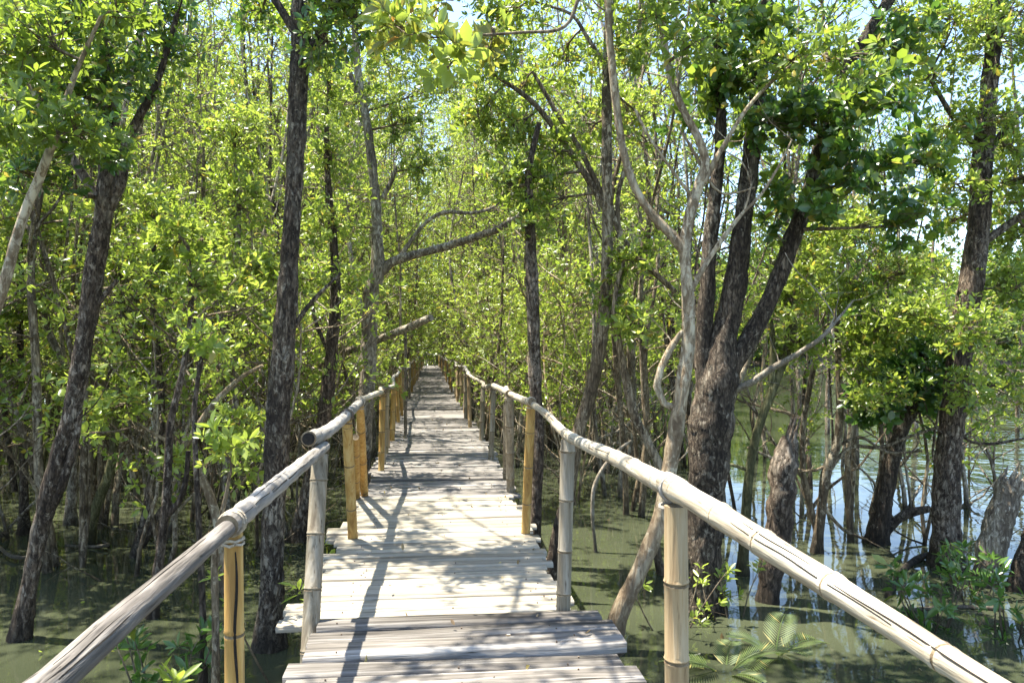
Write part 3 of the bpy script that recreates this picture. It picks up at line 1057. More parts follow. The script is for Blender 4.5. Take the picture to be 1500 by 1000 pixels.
thin = [  # (label, depth, stems, bark)
    ('thin dark stem standing under the leaning sapling beside the grey rail log', 6.2, [[(226, 875, 15), (236, 800, 15), (243, 740, 15), (246, 690, 14), (250, 620, 12), (268, 540, 10), (280, 450, 8), (275, 360, 6)], [(240, 760, 11), (262, 735, 10), (272, 705, 9), (276, 660, 8)]], M_BARK_RED, [(285, 420, 45, 45, 6.2, 36), (260, 340, 50, 45, 6.3, 40)]),
    ('two dark stems crossing low over the water behind the grey rail log', 8.0, [[(200, 805, 13), (212, 760, 13), (222, 700, 13), (236, 620, 12), (232, 520, 10), (222, 430, 8), (228, 330, 6)], [(208, 800, 12), (238, 745, 11), (255, 735, 9)]], M_BARK_DARK, [(235, 400, 45, 45, 8.0, 44), (225, 320, 50, 50, 8.1, 44)]),
    ('greyish straight thin trunk standing nearer the thicket edge behind the leaning dark one', 9.5, [[(104, 745, 16), (108, 660, 15), (106, 560, 14), (70, 480, 12), (66, 400, 14), (62, 320, 10), (70, 220, 8)]], M_BARK_GREY, [(60, 330, 50, 60, 9.3, 60), (80, 230, 60, 55, 9.5, 66), (70, 430, 45, 40, 9.2, 40)]),
    ('black slender trunk at the thicket edge beside its tangle of roots', 9.0, [[(35, 735, 14), (34, 660, 12), (31, 560, 11), (29, 460, 10), (30, 380, 9), (24, 300, 8)], [(22, 720, 10), (12, 650, 9), (4, 570, 8), (0, 500, 8)]], M_BARK_DARK, [(20, 560, 40, 40, 8.6, 36), (20, 330, 50, 60, 8.8, 60), (15, 460, 40, 45, 8.7, 44)]),
    ('pair of slim brown trunks with a crooked pale fork, beside the tall dark trunk', 8.6, [[(345, 800, 9), (330, 700, 11), (345, 600, 11), (332, 500, 10), (318, 450, 10), (340, 400, 10), (350, 330, 8), (345, 240, 6)], [(332, 480, 9), (350, 438, 9), (380, 425, 7), (408, 405, 6)], [(322, 460, 8), (305, 430, 9), (312, 425, 8), (300, 380, 6)]], M_BARK_GREY, [(350, 300, 55, 60, 8.5, 66), (345, 200, 60, 60, 8.6, 66), (370, 390, 45, 35, 8.3, 36), (295, 350, 40, 40, 8.4, 36)]),
    ('slim bent stem with peeling bark just behind the yellow split post', 4.3, [[(316, 1010, 13), (316, 930, 13), (315, 870, 12), (314, 820, 11), (318, 780, 9), (330, 730, 7), (338, 690, 5)]], M_BARK_TAN, [(345, 650, 30, 26, 4.3, 10)]),
    ('dark upright stem in the shaded water behind the yellow split post', 4.9, [[(298, 1000, 11), (297, 900, 11), (293, 800, 10), (288, 700, 9), (285, 600, 8), (296, 520, 7)]], M_BARK_DARK, [(300, 500, 35, 35, 4.9, 14)]),
]
for i, (lab, d, st, bk_, bl) in enumerate(thin):
    hero('mangrove_tree', lab, 'tree', d, st, bk_, bl, [M_LEAF, M_LEAF_Y], split=.5, seed=20 + i, gnarl=.1)

# --- river side
T7 = hero('mangrove_tree', 'slender grey brown trunk rising straight behind the second river-side post', 'tree', 7.6,
     [[(815, 828, 22), (826, 760, 24), (838, 690, 22), (848, 630, 22), (866, 570, 22), (880, 500, 22), (887, 430, 20), (890, 350, 19), (889, 250, 18), (889, 120, 17), (893, 0, 16), (890, -150, 12), (905, -300, 8)],
      [(889, 310, 12), (860, 260, 11), (828, 212, 10), (790, 160, 9), (755, 130, 8), (720, 108, 6)],
      [(884, 290, 10), (850, 220, 9), (815, 165, 8), (795, 130, 7), (780, 105, 5)],
      [(892, 300, 11), (910, 345, 10), (935, 378, 10), (965, 405, 10), (990, 428, 8)],
      [(890, 100, 8), (860, 55, 7), (838, 22, 6), (800, 8, 4), (775, 0, 3)],
      [(885, 480, 8), (905, 440, 9), (908, 370, 9), (905, 290, 8), (918, 240, 6)]],
     M_BARK_TAN,
     [(750, 180, 55, 45, 7.6, 52), (810, 220, 40, 45, 7.5, 30), (720, 90, 60, 45, 7.6, 50), (860, 180, 50, 60, 7.8, 40), (930, 60, 60, 60, 7.4, 50), (830, -80, 130, 80, 7.6, 70), (920, -250, 150, 120, 7.6, 80), (790, 300, 40, 35, 7.6, 26), (770, 260, 40, 30, 7.4, 24), (700, 170, 50, 40, 7.6, 40), (740, 20, 70, 40, 7.4, 50), (680, -40, 90, 50, 7.4, 50), (830, 90, 60, 50, 8.4, 50), (940, 170, 50, 60, 8.6, 50), (760, 130, 60, 40, 8.8, 50)],
     [M_LEAF, M_LEAF_Y], split=.4, seed=40, gnarl=.09)
hero('mangrove_tree', 'pale twisting forked tree leaning out from under the river-side rail', 'tree', 5.5,
     [[(895, 950, 30), (905, 905, 30), (925, 860, 28), (950, 805, 28), (968, 755, 27), (980, 690, 27), (988, 640, 27), (997, 580, 25), (1008, 510, 23), (1008, 440, 21), (1003, 365, 19), (1012, 310, 18), (1026, 265, 17), (1033, 240, 16), (1024, 205, 13), (1000, 160, 12), (984, 120, 12), (973, 60, 12), (968, 0, 11), (965, -90, 9), (975, -200, 6)],
      [(1002, 368, 18), (985, 345, 16), (955, 315, 15), (930, 275, 14), (914, 225, 13), (905, 170, 13), (896, 90, 13), (890, 0, 12), (893, -110, 9), (880, -220, 6)],
      [(1030, 268, 12), (1045, 240, 10), (1065, 205, 8), (1090, 165, 7), (1125, 125, 6), (1170, 90, 5), (1220, 78, 4), (1278, 80, 3)],
      [(1012, 425, 10), (1035, 385, 9), (1062, 345, 8), (1090, 310, 6), (1115, 285, 5), (1140, 245, 4), (1160, 205, 3)],
      [(1090, 310, 4), (1100, 270, 3), (1085, 235, 3), (1060, 220, 2)],
      [(1015, 290, 6), (985, 250, 5), (950, 200, 5), (930, 160, 4)],
      [(1033, 255, 6), (1012, 215, 5), (1000, 195, 4)],
      [(1036, 262, 5), (1060, 285, 4), (1105, 275, 3)],
      [(993, 600, 13), (972, 590, 12), (962, 565, 13), (968, 540, 13), (985, 505, 12), (1000, 485, 8)]],
     M_BARK_PALE,
     [(1160, 90, 70, 40, 5.3, 30), (960, 20, 60, 45, 5.4, 30), (890, -60, 110, 80, 5.4, 50), (1000, -120, 120, 90, 5.5, 50), (1240, 90, 60, 40, 5.2, 22), (1020, 60, 50, 40, 5.2, 20)],
     [M_LEAF], seed=41, gnarl=.13)
T9 = hero('mangrove_tree', 'massive dark trunk splitting into three heavy limbs beside the pale twisting tree', 'tree', 6.4,
     [[(1026, 900, 56), (1030, 800, 58), (1036, 700, 64), (1042, 620, 74), (1050, 560, 70), (1062, 490, 44), (1076, 420, 38), (1088, 330, 32), (1098, 250, 30), (1108, 170, 28), (1118, 60, 24), (1126, -60, 20), (1130, -220, 12)],
      [(1040, 590, 40), (1030, 520, 30), (1034, 450, 27), (1040, 360, 25), (1048, 280, 22), (1056, 190, 18), (1052, 80, 14), (1040, -40, 10)],
      [(1056, 560, 40), (1085, 515, 33), (1112, 470, 29), (1140, 410, 28), (1160, 350, 29), (1182, 295, 27), (1200, 220, 22), (1225, 130, 18), (1270, 50, 18), (1305, -5, 20), (1340, -100, 12)]],
     M_BARK_DARK,
     [(1110, 60, 70, 55, 6.2, 60), (1060, 120, 60, 60, 6.3, 54), (1180, 170, 60, 60, 6.1, 56), (1240, 200, 55, 60, 6.0, 54), (1130, 180, 50, 60, 5.9, 44), (1270, 140, 60, 50, 6.0, 46), (1210, 290, 50, 45, 5.9, 36), (1290, 260, 50, 50, 5.9, 40), (1100, -60, 150, 80, 6.4, 80), (1300, -90, 120, 90, 6.4, 70), (1140, 300, 40, 40, 6.4, 24), (1340, 330, 50, 40, 5.9, 32), (1060, 20, 60, 40, 5.8, 30), (1030, 150, 40, 50, 6.6, 26), (1350, 240, 50, 45, 6.3, 40), (1320, 60, 60, 60, 6.4, 44)],
     [M_LEAF_D, M_LEAF], rounded=True, L=.086, W=.056, per=6, split=.4, seed=42, dens=.75)
hero('tree_stump', 'rough snapped stump tapering to a point behind the pale river-side pole', 'stump', 6.6,
     [[(1124, 905, 38), (1130, 840, 40), (1140, 770, 42), (1146, 710, 46), (1152, 665, 42), (1158, 640, 22)]],
     M_BARK_RED, seed=43, broken=True, gnarl=.3)
hero('mangrove_tree', 'thin leaning grey stem close behind the snapped stump', 'tree', 7.4,
     [[(1086, 860, 16), (1092, 760, 16), (1098, 690, 15), (1110, 630, 15), (1128, 580, 14), (1148, 530, 14), (1160, 480, 20), (1158, 455, 12), (1168, 380, 8), (1180, 300, 6)],
      [(1130, 560, 12), (1132, 500, 10), (1125, 440, 8), (1135, 380, 6)],
      [(1100, 690, 7), (1070, 680, 6), (1050, 690, 5)]],
     M_BARK_GREEN,
     [(1160, 440, 40, 40, 7.2, 40), (1190, 380, 55, 40, 7.0, 48), (1170, 500, 40, 35, 7.2, 34), (1200, 330, 45, 40, 7.2, 36)],
     [M_LEAF_Y, M_LEAF], split=.4, seed=44, gnarl=.1)
hero('mangrove_tree', 'bowed thin stem with bare sprawling twigs between the snapped stump and riverside trunks', 'tree', 8.2,
     [[(1196, 812, 15), (1203, 750, 15), (1211, 690, 17), (1226, 650, 15), (1230, 600, 12), (1228, 520, 10), (1226, 440, 9), (1240, 360, 7), (1262, 300, 5)],
      [(1214, 690, 8), (1245, 655, 6), (1290, 655, 6), (1330, 640, 5), (1375, 625, 4)],
      [(1224, 655, 6), (1260, 640, 5), (1300, 662, 4), (1350, 660, 4)],
      [(1205, 740, 6), (1235, 775, 5), (1270, 790, 4)],
      [(1215, 680, 6), (1180, 690, 5), (1130, 670, 5), (1095, 655, 4)]],
     M_BARK_TAN,
     [(1260, 520, 60, 50, 7.8, 66), (1300, 480, 60, 45, 7.6, 62), (1240, 430, 45, 40, 8.0, 44), (1250, 340, 60, 50, 7.8, 66), (1290, 580, 50, 30, 7.4, 40), (1320, 400, 60, 50, 7.8, 62)],
     [M_LEAF_Y, M_LEAF], split=.5, seed=45, gnarl=.1)
hero('mangrove_tree', 'short dark trunk leaning out at the river edge with a low crooked arm', 'tree', 8.6,
     [[(1285, 796, 30), (1292, 740, 29), (1303, 690, 27), (1316, 640, 25), (1332, 605, 24), (1350, 590, 18), (1372, 560, 12), (1385, 500, 8)],
      [(1292, 785, 16), (1315, 760, 16), (1335, 750, 15), (1362, 745, 12)],
      [(1320, 632, 8), (1300, 600, 7), (1280, 570, 5)],
      [(1348, 592, 6), (1375, 610, 5), (1405, 622, 4)]],
     M_BARK_DARK,
     [(1310, 560, 55, 45, 8.2, 66), (1370, 580, 45, 30, 8.4, 40), (1350, 520, 55, 45, 8.4, 60), (1280, 600, 35, 26, 8.0, 26)],
     [M_LEAF_D], rounded=True, L=.095, W=.058, per=6, seed=46)
hero('mangrove_tree', 'stout upright brown trunk standing alone against the open river', 'tree', 7.7,
     [[(1388, 842, 44), (1386, 790, 42), (1386, 720, 42), (1391, 650, 40), (1398, 580, 37), (1408, 500, 36), (1420, 430, 38), (1430, 370, 38), (1436, 300, 34), (1440, 220, 32), (1450, 120, 26), (1462, 0, 22), (1470, -150, 14)],
      [(1428, 365, 14), (1455, 345, 13), (1490, 320, 12), (1530, 300, 10)],
      [(1437, 240, 12), (1480, 180, 10), (1530, 140, 8)],
      [(1400, 590, 6), (1412, 640, 5), (1450, 650, 5), (1500, 642, 4), (1540, 640, 3)],
      [(1440, 230, 10), (1395, 170, 9), (1360, 110, 7)]],
     M_BARK_RED,
     [(1440, 180, 70, 60, 7.4, 66), (1370, 110, 55, 50, 7.5, 46), (1460, 60, 80, 60, 7.6, 72), (1400, 30, 70, 50, 7.4, 50), (1480, 560, 40, 50, 7.6, 44), (1490, 420, 45, 60, 7.5, 50), (1400, 480, 50, 40, 7.0, 44), (1420, 570, 40, 40, 7.2, 34), (1500, 260, 60, 50, 7.5, 50), (1400, 270, 45, 35, 7.2, 30), (1450, -120, 150, 90, 7.7, 80), (1480, 220, 60, 60, 8.0, 60), (1395, 325, 45, 45, 8.4, 44), (1375, 210, 50, 45, 8.6, 44), (1460, 300, 50, 40, 8.6, 44), (1500, 340, 50, 50, 7.8, 44), (1340, 40, 70, 50, 8.0, 50), (1490, 20, 60, 60, 8.2, 50), (1340, 460, 45, 35, 7.2, 32)],
     [M_LEAF_Y, M_LEAF], split=.5, seed=47)
hero('tree_stump', 'leaning broken stump with a jagged top at the river edge', 'stump', 7.1,
     [[(1438, 880, 44), (1447, 830, 44), (1458, 780, 43), (1470, 740, 43), (1482, 712, 42)]],
     M_BARK_GREY, seed=48, broken=True, gnarl=.25)
hero('tree_stump', 'cut off dark stump leaning in at the river corner', 'stump', 6.9,
     [[(1482, 880, 30), (1495, 840, 32), (1512, 790, 32), (1525, 755, 30)]],
     M_BARK_DARK, seed=49, broken=True, gnarl=.2)
rg = random.Random(50)
for ln, tw_n in (([(1036, 604, 20, 6.46), (1058, 582, 16, 6.46), (1078, 570, 13, 6.42), (1100, 560, 12, 6.3), (1130, 540, 11, 6.15), (1165, 520, 9, 6.0), (1200, 497, 8, 5.8), (1225, 470, 5, 5.8), (1250, 440, 3, 5.8)], 5),
                 ([(1212, 485, 3, 5.8), (1222, 465, 2.5, 5.8), (1200, 430, 2, 5.8), (1165, 395, 2, 5.75), (1150, 370, 1.5, 5.75)], 2)):
    pts, rad = px_line(ln, 5.9)
    p2, r2 = resample(pts, rad, .06)
    mb = MB()
    mb.tube(p2, r2, 10, 0, .12, 9)
    for k in range(tw_n):
        i = rg.randint(len(p2) // 3, len(p2) - 1)
        mb.tube(wander(p2[i], rvec(rg) + Vector((.6, 0, .5)), rg.uniform(.15, .4), rg, 4, .4), [.004, .003, .002, .002, .001], 4, 0, cap=False)
    tag(mb.build('branch', [M_DEADWOOD], T9, T9.location), 'long bare pale branch slanting up from the trunk')
hero('mangrove_tree', 'thin dark trunk with knobbly bark just behind the third river-side post', 'tree', 7.2,
     [[(783, 800, 20), (786, 720, 20), (788, 640, 21), (784, 560, 22), (782, 480, 21), (779, 400, 20), (776, 320, 17), (775, 250, 12), (790, 180, 8)]],
     M_BARK_RED,
     [(775, 330, 45, 40, 7.2, 30), (745, 270, 45, 40, 7.3, 34)], [M_LEAF, M_LEAF_Y], split=.4, seed=51, gnarl=.14)
hero('tree_stump', 'low dark pointed stump between two river-side posts', 'stump', 6.6,
     [[(806, 850, 22), (812, 800, 20), (822, 750, 15), (830, 722, 6)]], M_BARK_DARK, seed=52, broken=True, gnarl=.2)
hero('dead_branch', 'whitish dead branch bent down into the water behind the river-side rail', 'branch', 8.2,
     [[(872, 800, 4), (868, 760, 6), (870, 715, 7), (884, 685, 7), (905, 660, 6), (925, 645, 4)]],
     M_DEADWOOD, seed=53, gnarl=.1)
hero('mangrove_tree', 'thin curving brown stem running behind the pale twisting tree', 'tree', 7.4,
     [[(975, 860, 12), (962, 800, 12), (970, 700, 14), (950, 650, 15), (930, 610, 16), (918, 560, 15), (908, 510, 12), (900, 440, 9), (915, 380, 7)]],
     M_BARK_TAN, [(930, 470, 50, 40, 7.2, 40), (930, 380, 45, 40, 7.4, 34), (880, 430, 35, 40, 7.6, 26)], [M_LEAF, M_LEAF_Y], split=.4, seed=54, gnarl=.1)

# overhanging spray close overhead, its parent tree out of the picture
spray = hero('mangrove_branch', 'near overhanging branch with large bronze tinged leaves above the walkway', 'branch', 4.2,
     [[(890, -140, 9, 7.6), (893, -190, 10, 6.4), (900, -230, 10, 5.2), (892, -170, 9, 4.5), (880, -90, 8, 4.3), (850, -10, 7, 4.2), (826, 40, 6), (760, 48, 5), (700, 52, 4), (640, 55, 3), (600, 58, 2)],
      [(700, 52, 3), (660, 85, 2), (640, 105, 1.5)]],
     M_TWIG,
     [(610, 50, 75, 36, 4.2, 9), (660, 95, 55, 28, 4.1, 6), (570, 35, 55, 36, 4.3, 5), (720, 40, 55, 36, 4.2, 5), (640, 15, 70, 26, 4.3, 5)],
     [M_LEAF_B, M_LEAF_Y], split=.55, seed=60, plunge=False, L=.115, W=.052, gnarl=.04)
for ch in list(spray.children):
    ch.name = 'leaf_spray' if ch.name.startswith('crown') else 'branch'
    ch.parent = T7
    ch.location = spray.location - T7.location
bpy.data.objects.remove(spray)


# ------------------------------------------------------------------ thicket trees (many alike)
def make_thicket_tree(seed, height, nst, low, leafmats, split, barkmat, spread=1.0, dens=1.0, thick=1.0, Lf=0.078):
    rg = random.Random(seed)
    mb, tw, lv = MB(), MB(), Leaves()
    for s in range(nst):
        a = 2 * math.pi * (s + rg.random()) / nst
        lean = rg.uniform(.01, .11) * (1 if nst > 1 else .5)
        st = Vector((math.cos(a), math.sin(a), 0)) * (0.16 if nst > 1 else 0)
        d = Vector((math.cos(a) * lean, math.sin(a) * lean, 1)).normalized()
        h = height * rg.uniform(.78, 1.08)
        pts = [st + Vector((0, 0, -.5)), st]
        n = 9
        for i in range(n):
            d = (d + rvec(rg) * (.30 if i < 5 else .2)).normalized()
            off = pts[-1] - st
            d = Vector((d.x * .84 - off.x * .13, d.y * .84 - off.y * .13, max(d.z, .5))).normalized()
            pts.append(pts[-1] + d * h / n)
        r0 = rg.uniform(.024, .055) * thick
        rad = [r0 * 1.25, r0 * 1.1] + [r0 * (1 - .085 * i) for i in range(n)]
        p2, r2 = resample(pts, rad, .22)
        mb.tube(p2, r2, 8, 0, .14, 4.0)
        for k in range(rg.randint(1, 4)):
            i = int(len(p2) * rg.uniform(.1, .42))
            b = rg.uniform(0, 6.28)
            lp = wander(p2[i], Vector((math.cos(b), math.sin(b), rg.uniform(.2, 1.3))), rg.uniform(.5, 1.8), rg, 6, .42, .10)
            q0 = min(r2[i] * .6, .022)
            mb.tube(lp, [q0, q0 * .85, q0 * .7, q0 * .6, q0 * .45, q0 * .3, q0 * .15], 5, 0, cap=False)
            for t in range(rg.randint(0, 2)):
                mb.tube(wander(lp[rg.randint(2, 5)], rvec(rg) + Vector((0, 0, .4)), rg.uniform(.2, .6), rg, 4, .4), [q0 * .4, q0 * .35, q0 * .28, q0 * .2, q0 * .1], 3, 0, cap=False)
        nl = int(h * 1.85 * dens)
        for k in range(nl):
            f = rg.uniform(0, 1) ** .8
            z = low + (h - low) * f
            i = min(len(p2) - 2, int(len(p2) * (z + .5) / (h + .5)))
            b = rg.uniform(0, 6.28)
            ld = Vector((math.cos(b), math.sin(b), rg.uniform(.15, .9))).normalized()
            ll = spread * rg.uniform(.5, 1.35) * (0.6 + .6 * math.sin(math.pi * min(1, f * .8 + .15)))
            lp = wander(p2[i], ld, ll, rg, 4, .28, .06)
            mb.tube(lp, [min(r2[i] * .55, .018), .012, .009, .006, .004], 4, 0, cap=False)
            for t in range(rg.randint(3, 5)):
                q = lp[rg.randint(1, 4)]
                e = q + (rvec(rg) * .42 + (lp[-1] - lp[0]).normalized() * .22 + Vector((0, 0, .08)))
                twig_leaves(tw, lv, q, e, rg, .005, rg.randint(1, 3), .15)
    tme = mb.build('trunk', [barkmat], link=False)
    cme = lv.mesh('crown', leafmats, 6, Lf, Lf * .44, (0, 0, 0), False, split, seed, tw)
    return tme, cme


VARS = []
barks = [M_BARK_TAN, M_BARK_GREY, M_BARK_RED, M_BARK_TAN, M_BARK_DARK, M_BARK_GREY, M_BARK_TAN, M_BARK_GREEN, M_BARK_GREY, M_BARK_TAN, M_BARK_RED, M_BARK_GREY]
for i in range(12):
    hh = [7.5, 8.5, 9.5, 8, 10.5, 9, 7, 8.5, 11, 9.5, 10, 8][i]
    VARS.append(make_thicket_tree(100 + i, hh, [4, 3, 4, 5, 2, 3, 5, 4, 3, 4, 3, 4][i], [1.2, 1.5, 1.8, 1.0, 2.2, 1.4, 0.9, 1.3, 2.2, 1.7, 1.8, 1.1][i],
                                  [M_LEAF_Y, M_LEAF], [.35, .6, .5, .2, .7, .4, .3, .5, .45, .25, .6, .35][i], barks[i], 1.0, 1.0))

OVER = []
for i in range(4):
    VARS.append(make_thicket_tree(400 + i, [8.5, 9.5, 10.5, 9][i], 1, [3.4, 3.8, 4.2, 3.0][i], [M_LEAF_Y, M_LEAF], .35, [M_BARK_TAN, M_BARK_RED, M_BARK_GREY, M_BARK_TAN][i], 1.25, 1.9, 1.2))
    OVER.append(12 + i)
SHALLOW = []
for i in range(4):
    VARS.append(make_thicket_tree(300 + i, [7.5, 8.5, 9.5, 7][i], 2, [2.0, 2.3, 2.5, 1.9][i], [M_LEAF_Y, M_LEAF] if i % 2 else [M_LEAF, M_LEAF_D], .45, [M_BARK_TAN, M_BARK_GREY, M_BARK_RED, M_BARK_DARK][i], 1.15, 1.3, .8))
    SHALLOW.append(16 + i)
protos = {}


def thicket(x, y, rz, vi, sc, label, group, tilt=(0, 0)):
    tme, cme = VARS[vi]
    key = vi
    if key not in protos:
        root = empty('mangrove_tree', (x, y, WATER), label, 'tree', group)
        for n_, m_ in (('trunk', tme), ('crown', cme)):
            add(n_, m_, root)
        protos[key] = root
    else:
        src = protos[key]
        root = src.copy()
        COL.objects.link(root)
        for ch in src.children:
            c = ch.copy()
            COL.objects.link(c)
            c.parent = root
        tag(root, label, 'tree', group)
    root.location = (x, y, WATER)
    root.rotation_euler = (tilt[0], tilt[1], rz)
    root.scale = (sc, sc, sc)
    return root


placed = []
rt = random.Random(99)


def try_place(x, y, mind):
    for (a, b_) in placed:
        if (a - x) ** 2 + (b_ - y) ** 2 < mind * mind:
            return False
    placed.append((x, y))
    return True


nT = {'L': 0, 'R': 0}
# side facing the thicket
for k in range(6000):
    y = rt.uniform(6.5, 50)
    x = rt.uniform(-0.62 * y - 3, -1.75)
    if (y < 12 and x > -3.0) or (y < 20 and x > -2.5):
        continue
    mind = 0.95 + 0.018 * y + 0.02 * max(0, -x - 4)
    if nT['L'] >= 148 or not try_place(x, y, mind):
        continue
    nT['L'] += 1
    tall = rt.random()
    thicket(x, y, rt.uniform(0, 6.28), rt.randrange(12), rt.uniform(.8, 1.15) if y < 13 else rt.uniform(.9, 1.15) * (1 + min(.5, (y - 13) * .018)), 'slender many stemmed mangrove in the dense flooded thicket behind the railing', 'mangroves crowding the thicket', (rt.uniform(-.05, .05), rt.uniform(-.05, .05)))
# strip between the walkway and the river
for k in range(5000):
    y = rt.uniform(9.5, 60)
    x = rt.uniform(1.8, 2.6 + 0.20 * y)
    if (y < 13 and x > 3.2) or (y < 21 and x < 2.5):
        continue
    mind = 1.05 + 0.016 * y
    if nT['R'] >= 74 or not try_place(x, y, mind):
        continue
    nT['R'] += 1
    thicket(x, y, rt.uniform(0, 6.28), rt.randrange(12), rt.uniform(.8, 1.15) if y < 13 else rt.uniform(.9, 1.15) * (1 + min(.5, (y - 13) * .018)), 'slender many stemmed mangrove in the strip between the walkway and the river', 'mangroves along the river strip', (rt.uniform(-.05, .05), rt.uniform(-.05, .05)))


y = 12.5
sd = -1
while y < 60:
    x = sd * rt.uniform(1.15, 1.6)
    placed.append((x, y))
    thicket(x, y, rt.uniform(0, 6.28), rt.choice(OVER), rt.uniform(.9, 1.1) * (1 + min(.7, max(0, y - 12) * .02)), 'single stemmed mangrove standing tight to the railing with its crown over the walkway', 'mangroves lining the railings', (0, -sd * rt.uniform(0, .03)))
    y += rt.uniform(1.4, 2.6) if y < 22 else rt.uniform(1.1, 1.8)
    sd = -sd
nS = 0
for k in range(4000):
    y = rt.uniform(8.2, 15)
    x = rt.uniform(.36 * y, .66 * y)
    if nS >= 13 or not try_place(x, y, 1.25):
        continue
    nS += 1
    thicket(x, y, rt.uniform(0, 6.28), rt.choice(SHALLOW), rt.uniform(.8, 1.1), 'thin leafy mangrove standing out in the river shallows', 'mangroves out in the river shallows', (rt.uniform(-.05, .05), rt.uniform(-.05, .05)))


nE = 0
for k in range(4000):
    y = rt.uniform(10.5, 19)
    x = rt.uniform(.5 * y, 1.0 * y)
    if nE >= 15 or not try_place(x, y, 1.9):
        continue
    nE += 1
    thicket(x, y, rt.uniform(0, 6.28), rt.choice(OVER), rt.uniform(.95, 1.2), 'tall single stemmed mangrove with a high crown at the outer river edge', 'tall mangroves at the river edge', (rt.uniform(-.05, .05), rt.uniform(-.05, .05)))


SAPV = [make_thicket_tree(500 + i, [2.9, 3.6, 4.2, 3.2][i], [3, 3, 4, 2][i], [.75, 1.0, 1.2, .6][i], [M_LEAF_Y, M_LEAF], .4, [M_BARK_TAN, M_BARK_GREY, M_BARK_PALE, M_BARK_GREY][i], .8, 1.9, .55) for i in range(4)]
sproto = {}


def sapling(x, y, vi, label, group, big=1.0):
    if vi not in sproto:
        root = empty('mangrove_sapling', (x, y, WATER), label, 'sapling', group)
        add('trunk', SAPV[vi][0], root)
        add('crown', SAPV[vi][1], root)
        sproto[vi] = root
    else:
        src = sproto[vi]
        root = src.copy()
        COL.objects.link(root)
        for ch in src.children:
            c = ch.copy()
            COL.objects.link(c)
            c.parent = root
        tag(root, label, 'sapling', group)
    root.location = (x, y, WATER)
    k = rt.uniform(.8, 1.1) * big
    root.rotation_euler = (rt.uniform(-.15, .15), rt.uniform(-.15, .15), rt.uniform(0, 6.28))
    root.scale = (k, k, k)


for k in range(44):
    y = 15 + 40 * (k / 44) ** 1.1 + rt.uniform(-.4, .4)
    x = (1 if k % 2 else -1) * rt.uniform(1.35, 2.3)
    sapling(x, y, rt.randrange(4), 'bushy yellow green mangrove sapling crowding the railing down the far walkway', 'saplings lining the far walkway', 1 + min(.8, (y - 14) * .03))
nA = nB = nC = 0
for k in range(4000):
    y = rt.uniform(7.5, 24)
    if nA < 52:
        x = rt.uniform(-.56 * y - 1, -1.7)
        if try_place(x, y, .8):
            sapling(x, y, rt.randrange(4), 'low leafy mangrove sapling under the trees of the flooded thicket', 'saplings under the thicket trees')
            nA += 1
    elif nB < 24:
        x = rt.uniform(1.7, .36 * y)
        if y > 9 and try_place(x, y, .8):
            sapling(x, y, rt.randrange(4), 'low leafy mangrove sapling among the trunks of the strip by the river', 'saplings in the river strip')
            nB += 1
    elif nC < 6:
        y = rt.uniform(7.2, 13)
        x = rt.uniform(.42 * y, .9 * y)
        if try_place(x, y, .7):
            sapling(x, y, rt.randrange(4), 'low leafy mangrove sapling sprawling out in the river shallows', 'saplings in the river shallows')
            nC += 1


# ------------------------------------------------------------------ far woods, each one mass
def far_wood(name, label, spots, seed, leaf=0.22, mats=None, split=.4):
    rg = random.Random(seed)
    mb, lv = MB(), Leaves()
    for (x, y, h, r, low, z0) in spots:
        pts = [Vector((x, y, z0 - .5))]
        d = Vector((rg.uniform(-.1, .1), rg.uniform(-.1, .1), 1))
        for i in range(5):
            d = (d + rvec(rg) * .12).normalized()
            pts.append(pts[-1] + d * h / 5.5)
        mb.tube(pts, [.12, .10, .085, .07, .05, .03], 6, 0, .15)
        for k in range(int(60 * r * h / 10)):
            f = rg.random()
            zc = z0 + low + (h - low) * f
            rr = r * math.sin(math.pi * (0.12 + .8 * f)) ** .6 * math.sqrt(rg.random())
            a = rg.uniform(0, 6.28)
            q = Vector((x + rr * math.cos(a), y + rr * math.sin(a), zc))
            for j in range(3):
                lv.add(q + rvec(rg) * .5, rvec(rg) + Vector((0, 0, .3)), 1)
    me = lv.mesh(name, mats or [M_LEAF_Y, M_LEAF], 6, leaf, leaf * .5, (0, 0, 0), False, split, seed)
    tag(add(name, me), label, 'wood', kind='stuff')
    o = mb.build('distant_trunks', [M_BARK_TAN])
    tag(o, label.replace('leafy mass', 'trunks'), 'wood', kind='stuff')


rf = random.Random(55)
sp = []
for k in range(110):
    y = rf.uniform(68, 100)
    x = rf.uniform(-14, 24)
    sp.append((x, y, rf.uniform(13, 24), rf.uniform(2, 3.2), .3, WATER))
for k in range(150):
    y = rf.uniform(42, 66)
    x = rf.uniform(-48, -4)
    sp.append((x, y, rf.uniform(13, 21), rf.uniform(2, 3.2), 2.2, WATER))
for k in range(75):
    y = rf.uniform(6, 44)
    x = -rf.uniform(24, 46)
    sp.append((x, y, rf.uniform(9, 16), rf.uniform(2, 3.2), 1.2, WATER))
for k in range(14):
    sp.append((rf.uniform(-6, 9), rf.uniform(67.8, 70), rf.uniform(4, 7), 1.6, .1, WATER))
far_wood('distant_mangrove_wood', 'far leafy mass of mangroves closing the view past the walkway end', sp, 71)
sp = []
for k in range(150):
    x = rf.uniform(22, 120)
    y = rf.uniform(86, 118)
    sp.append((x, y, rf.uniform(9, 17), rf.uniform(2.5, 4.2), .6, WATER + .8))
far_wood('opposite_bank_wood', 'far leafy mass of trees lining the opposite river bank', sp, 72, .42, [M_LEAF, M_LEAF_D], .4)


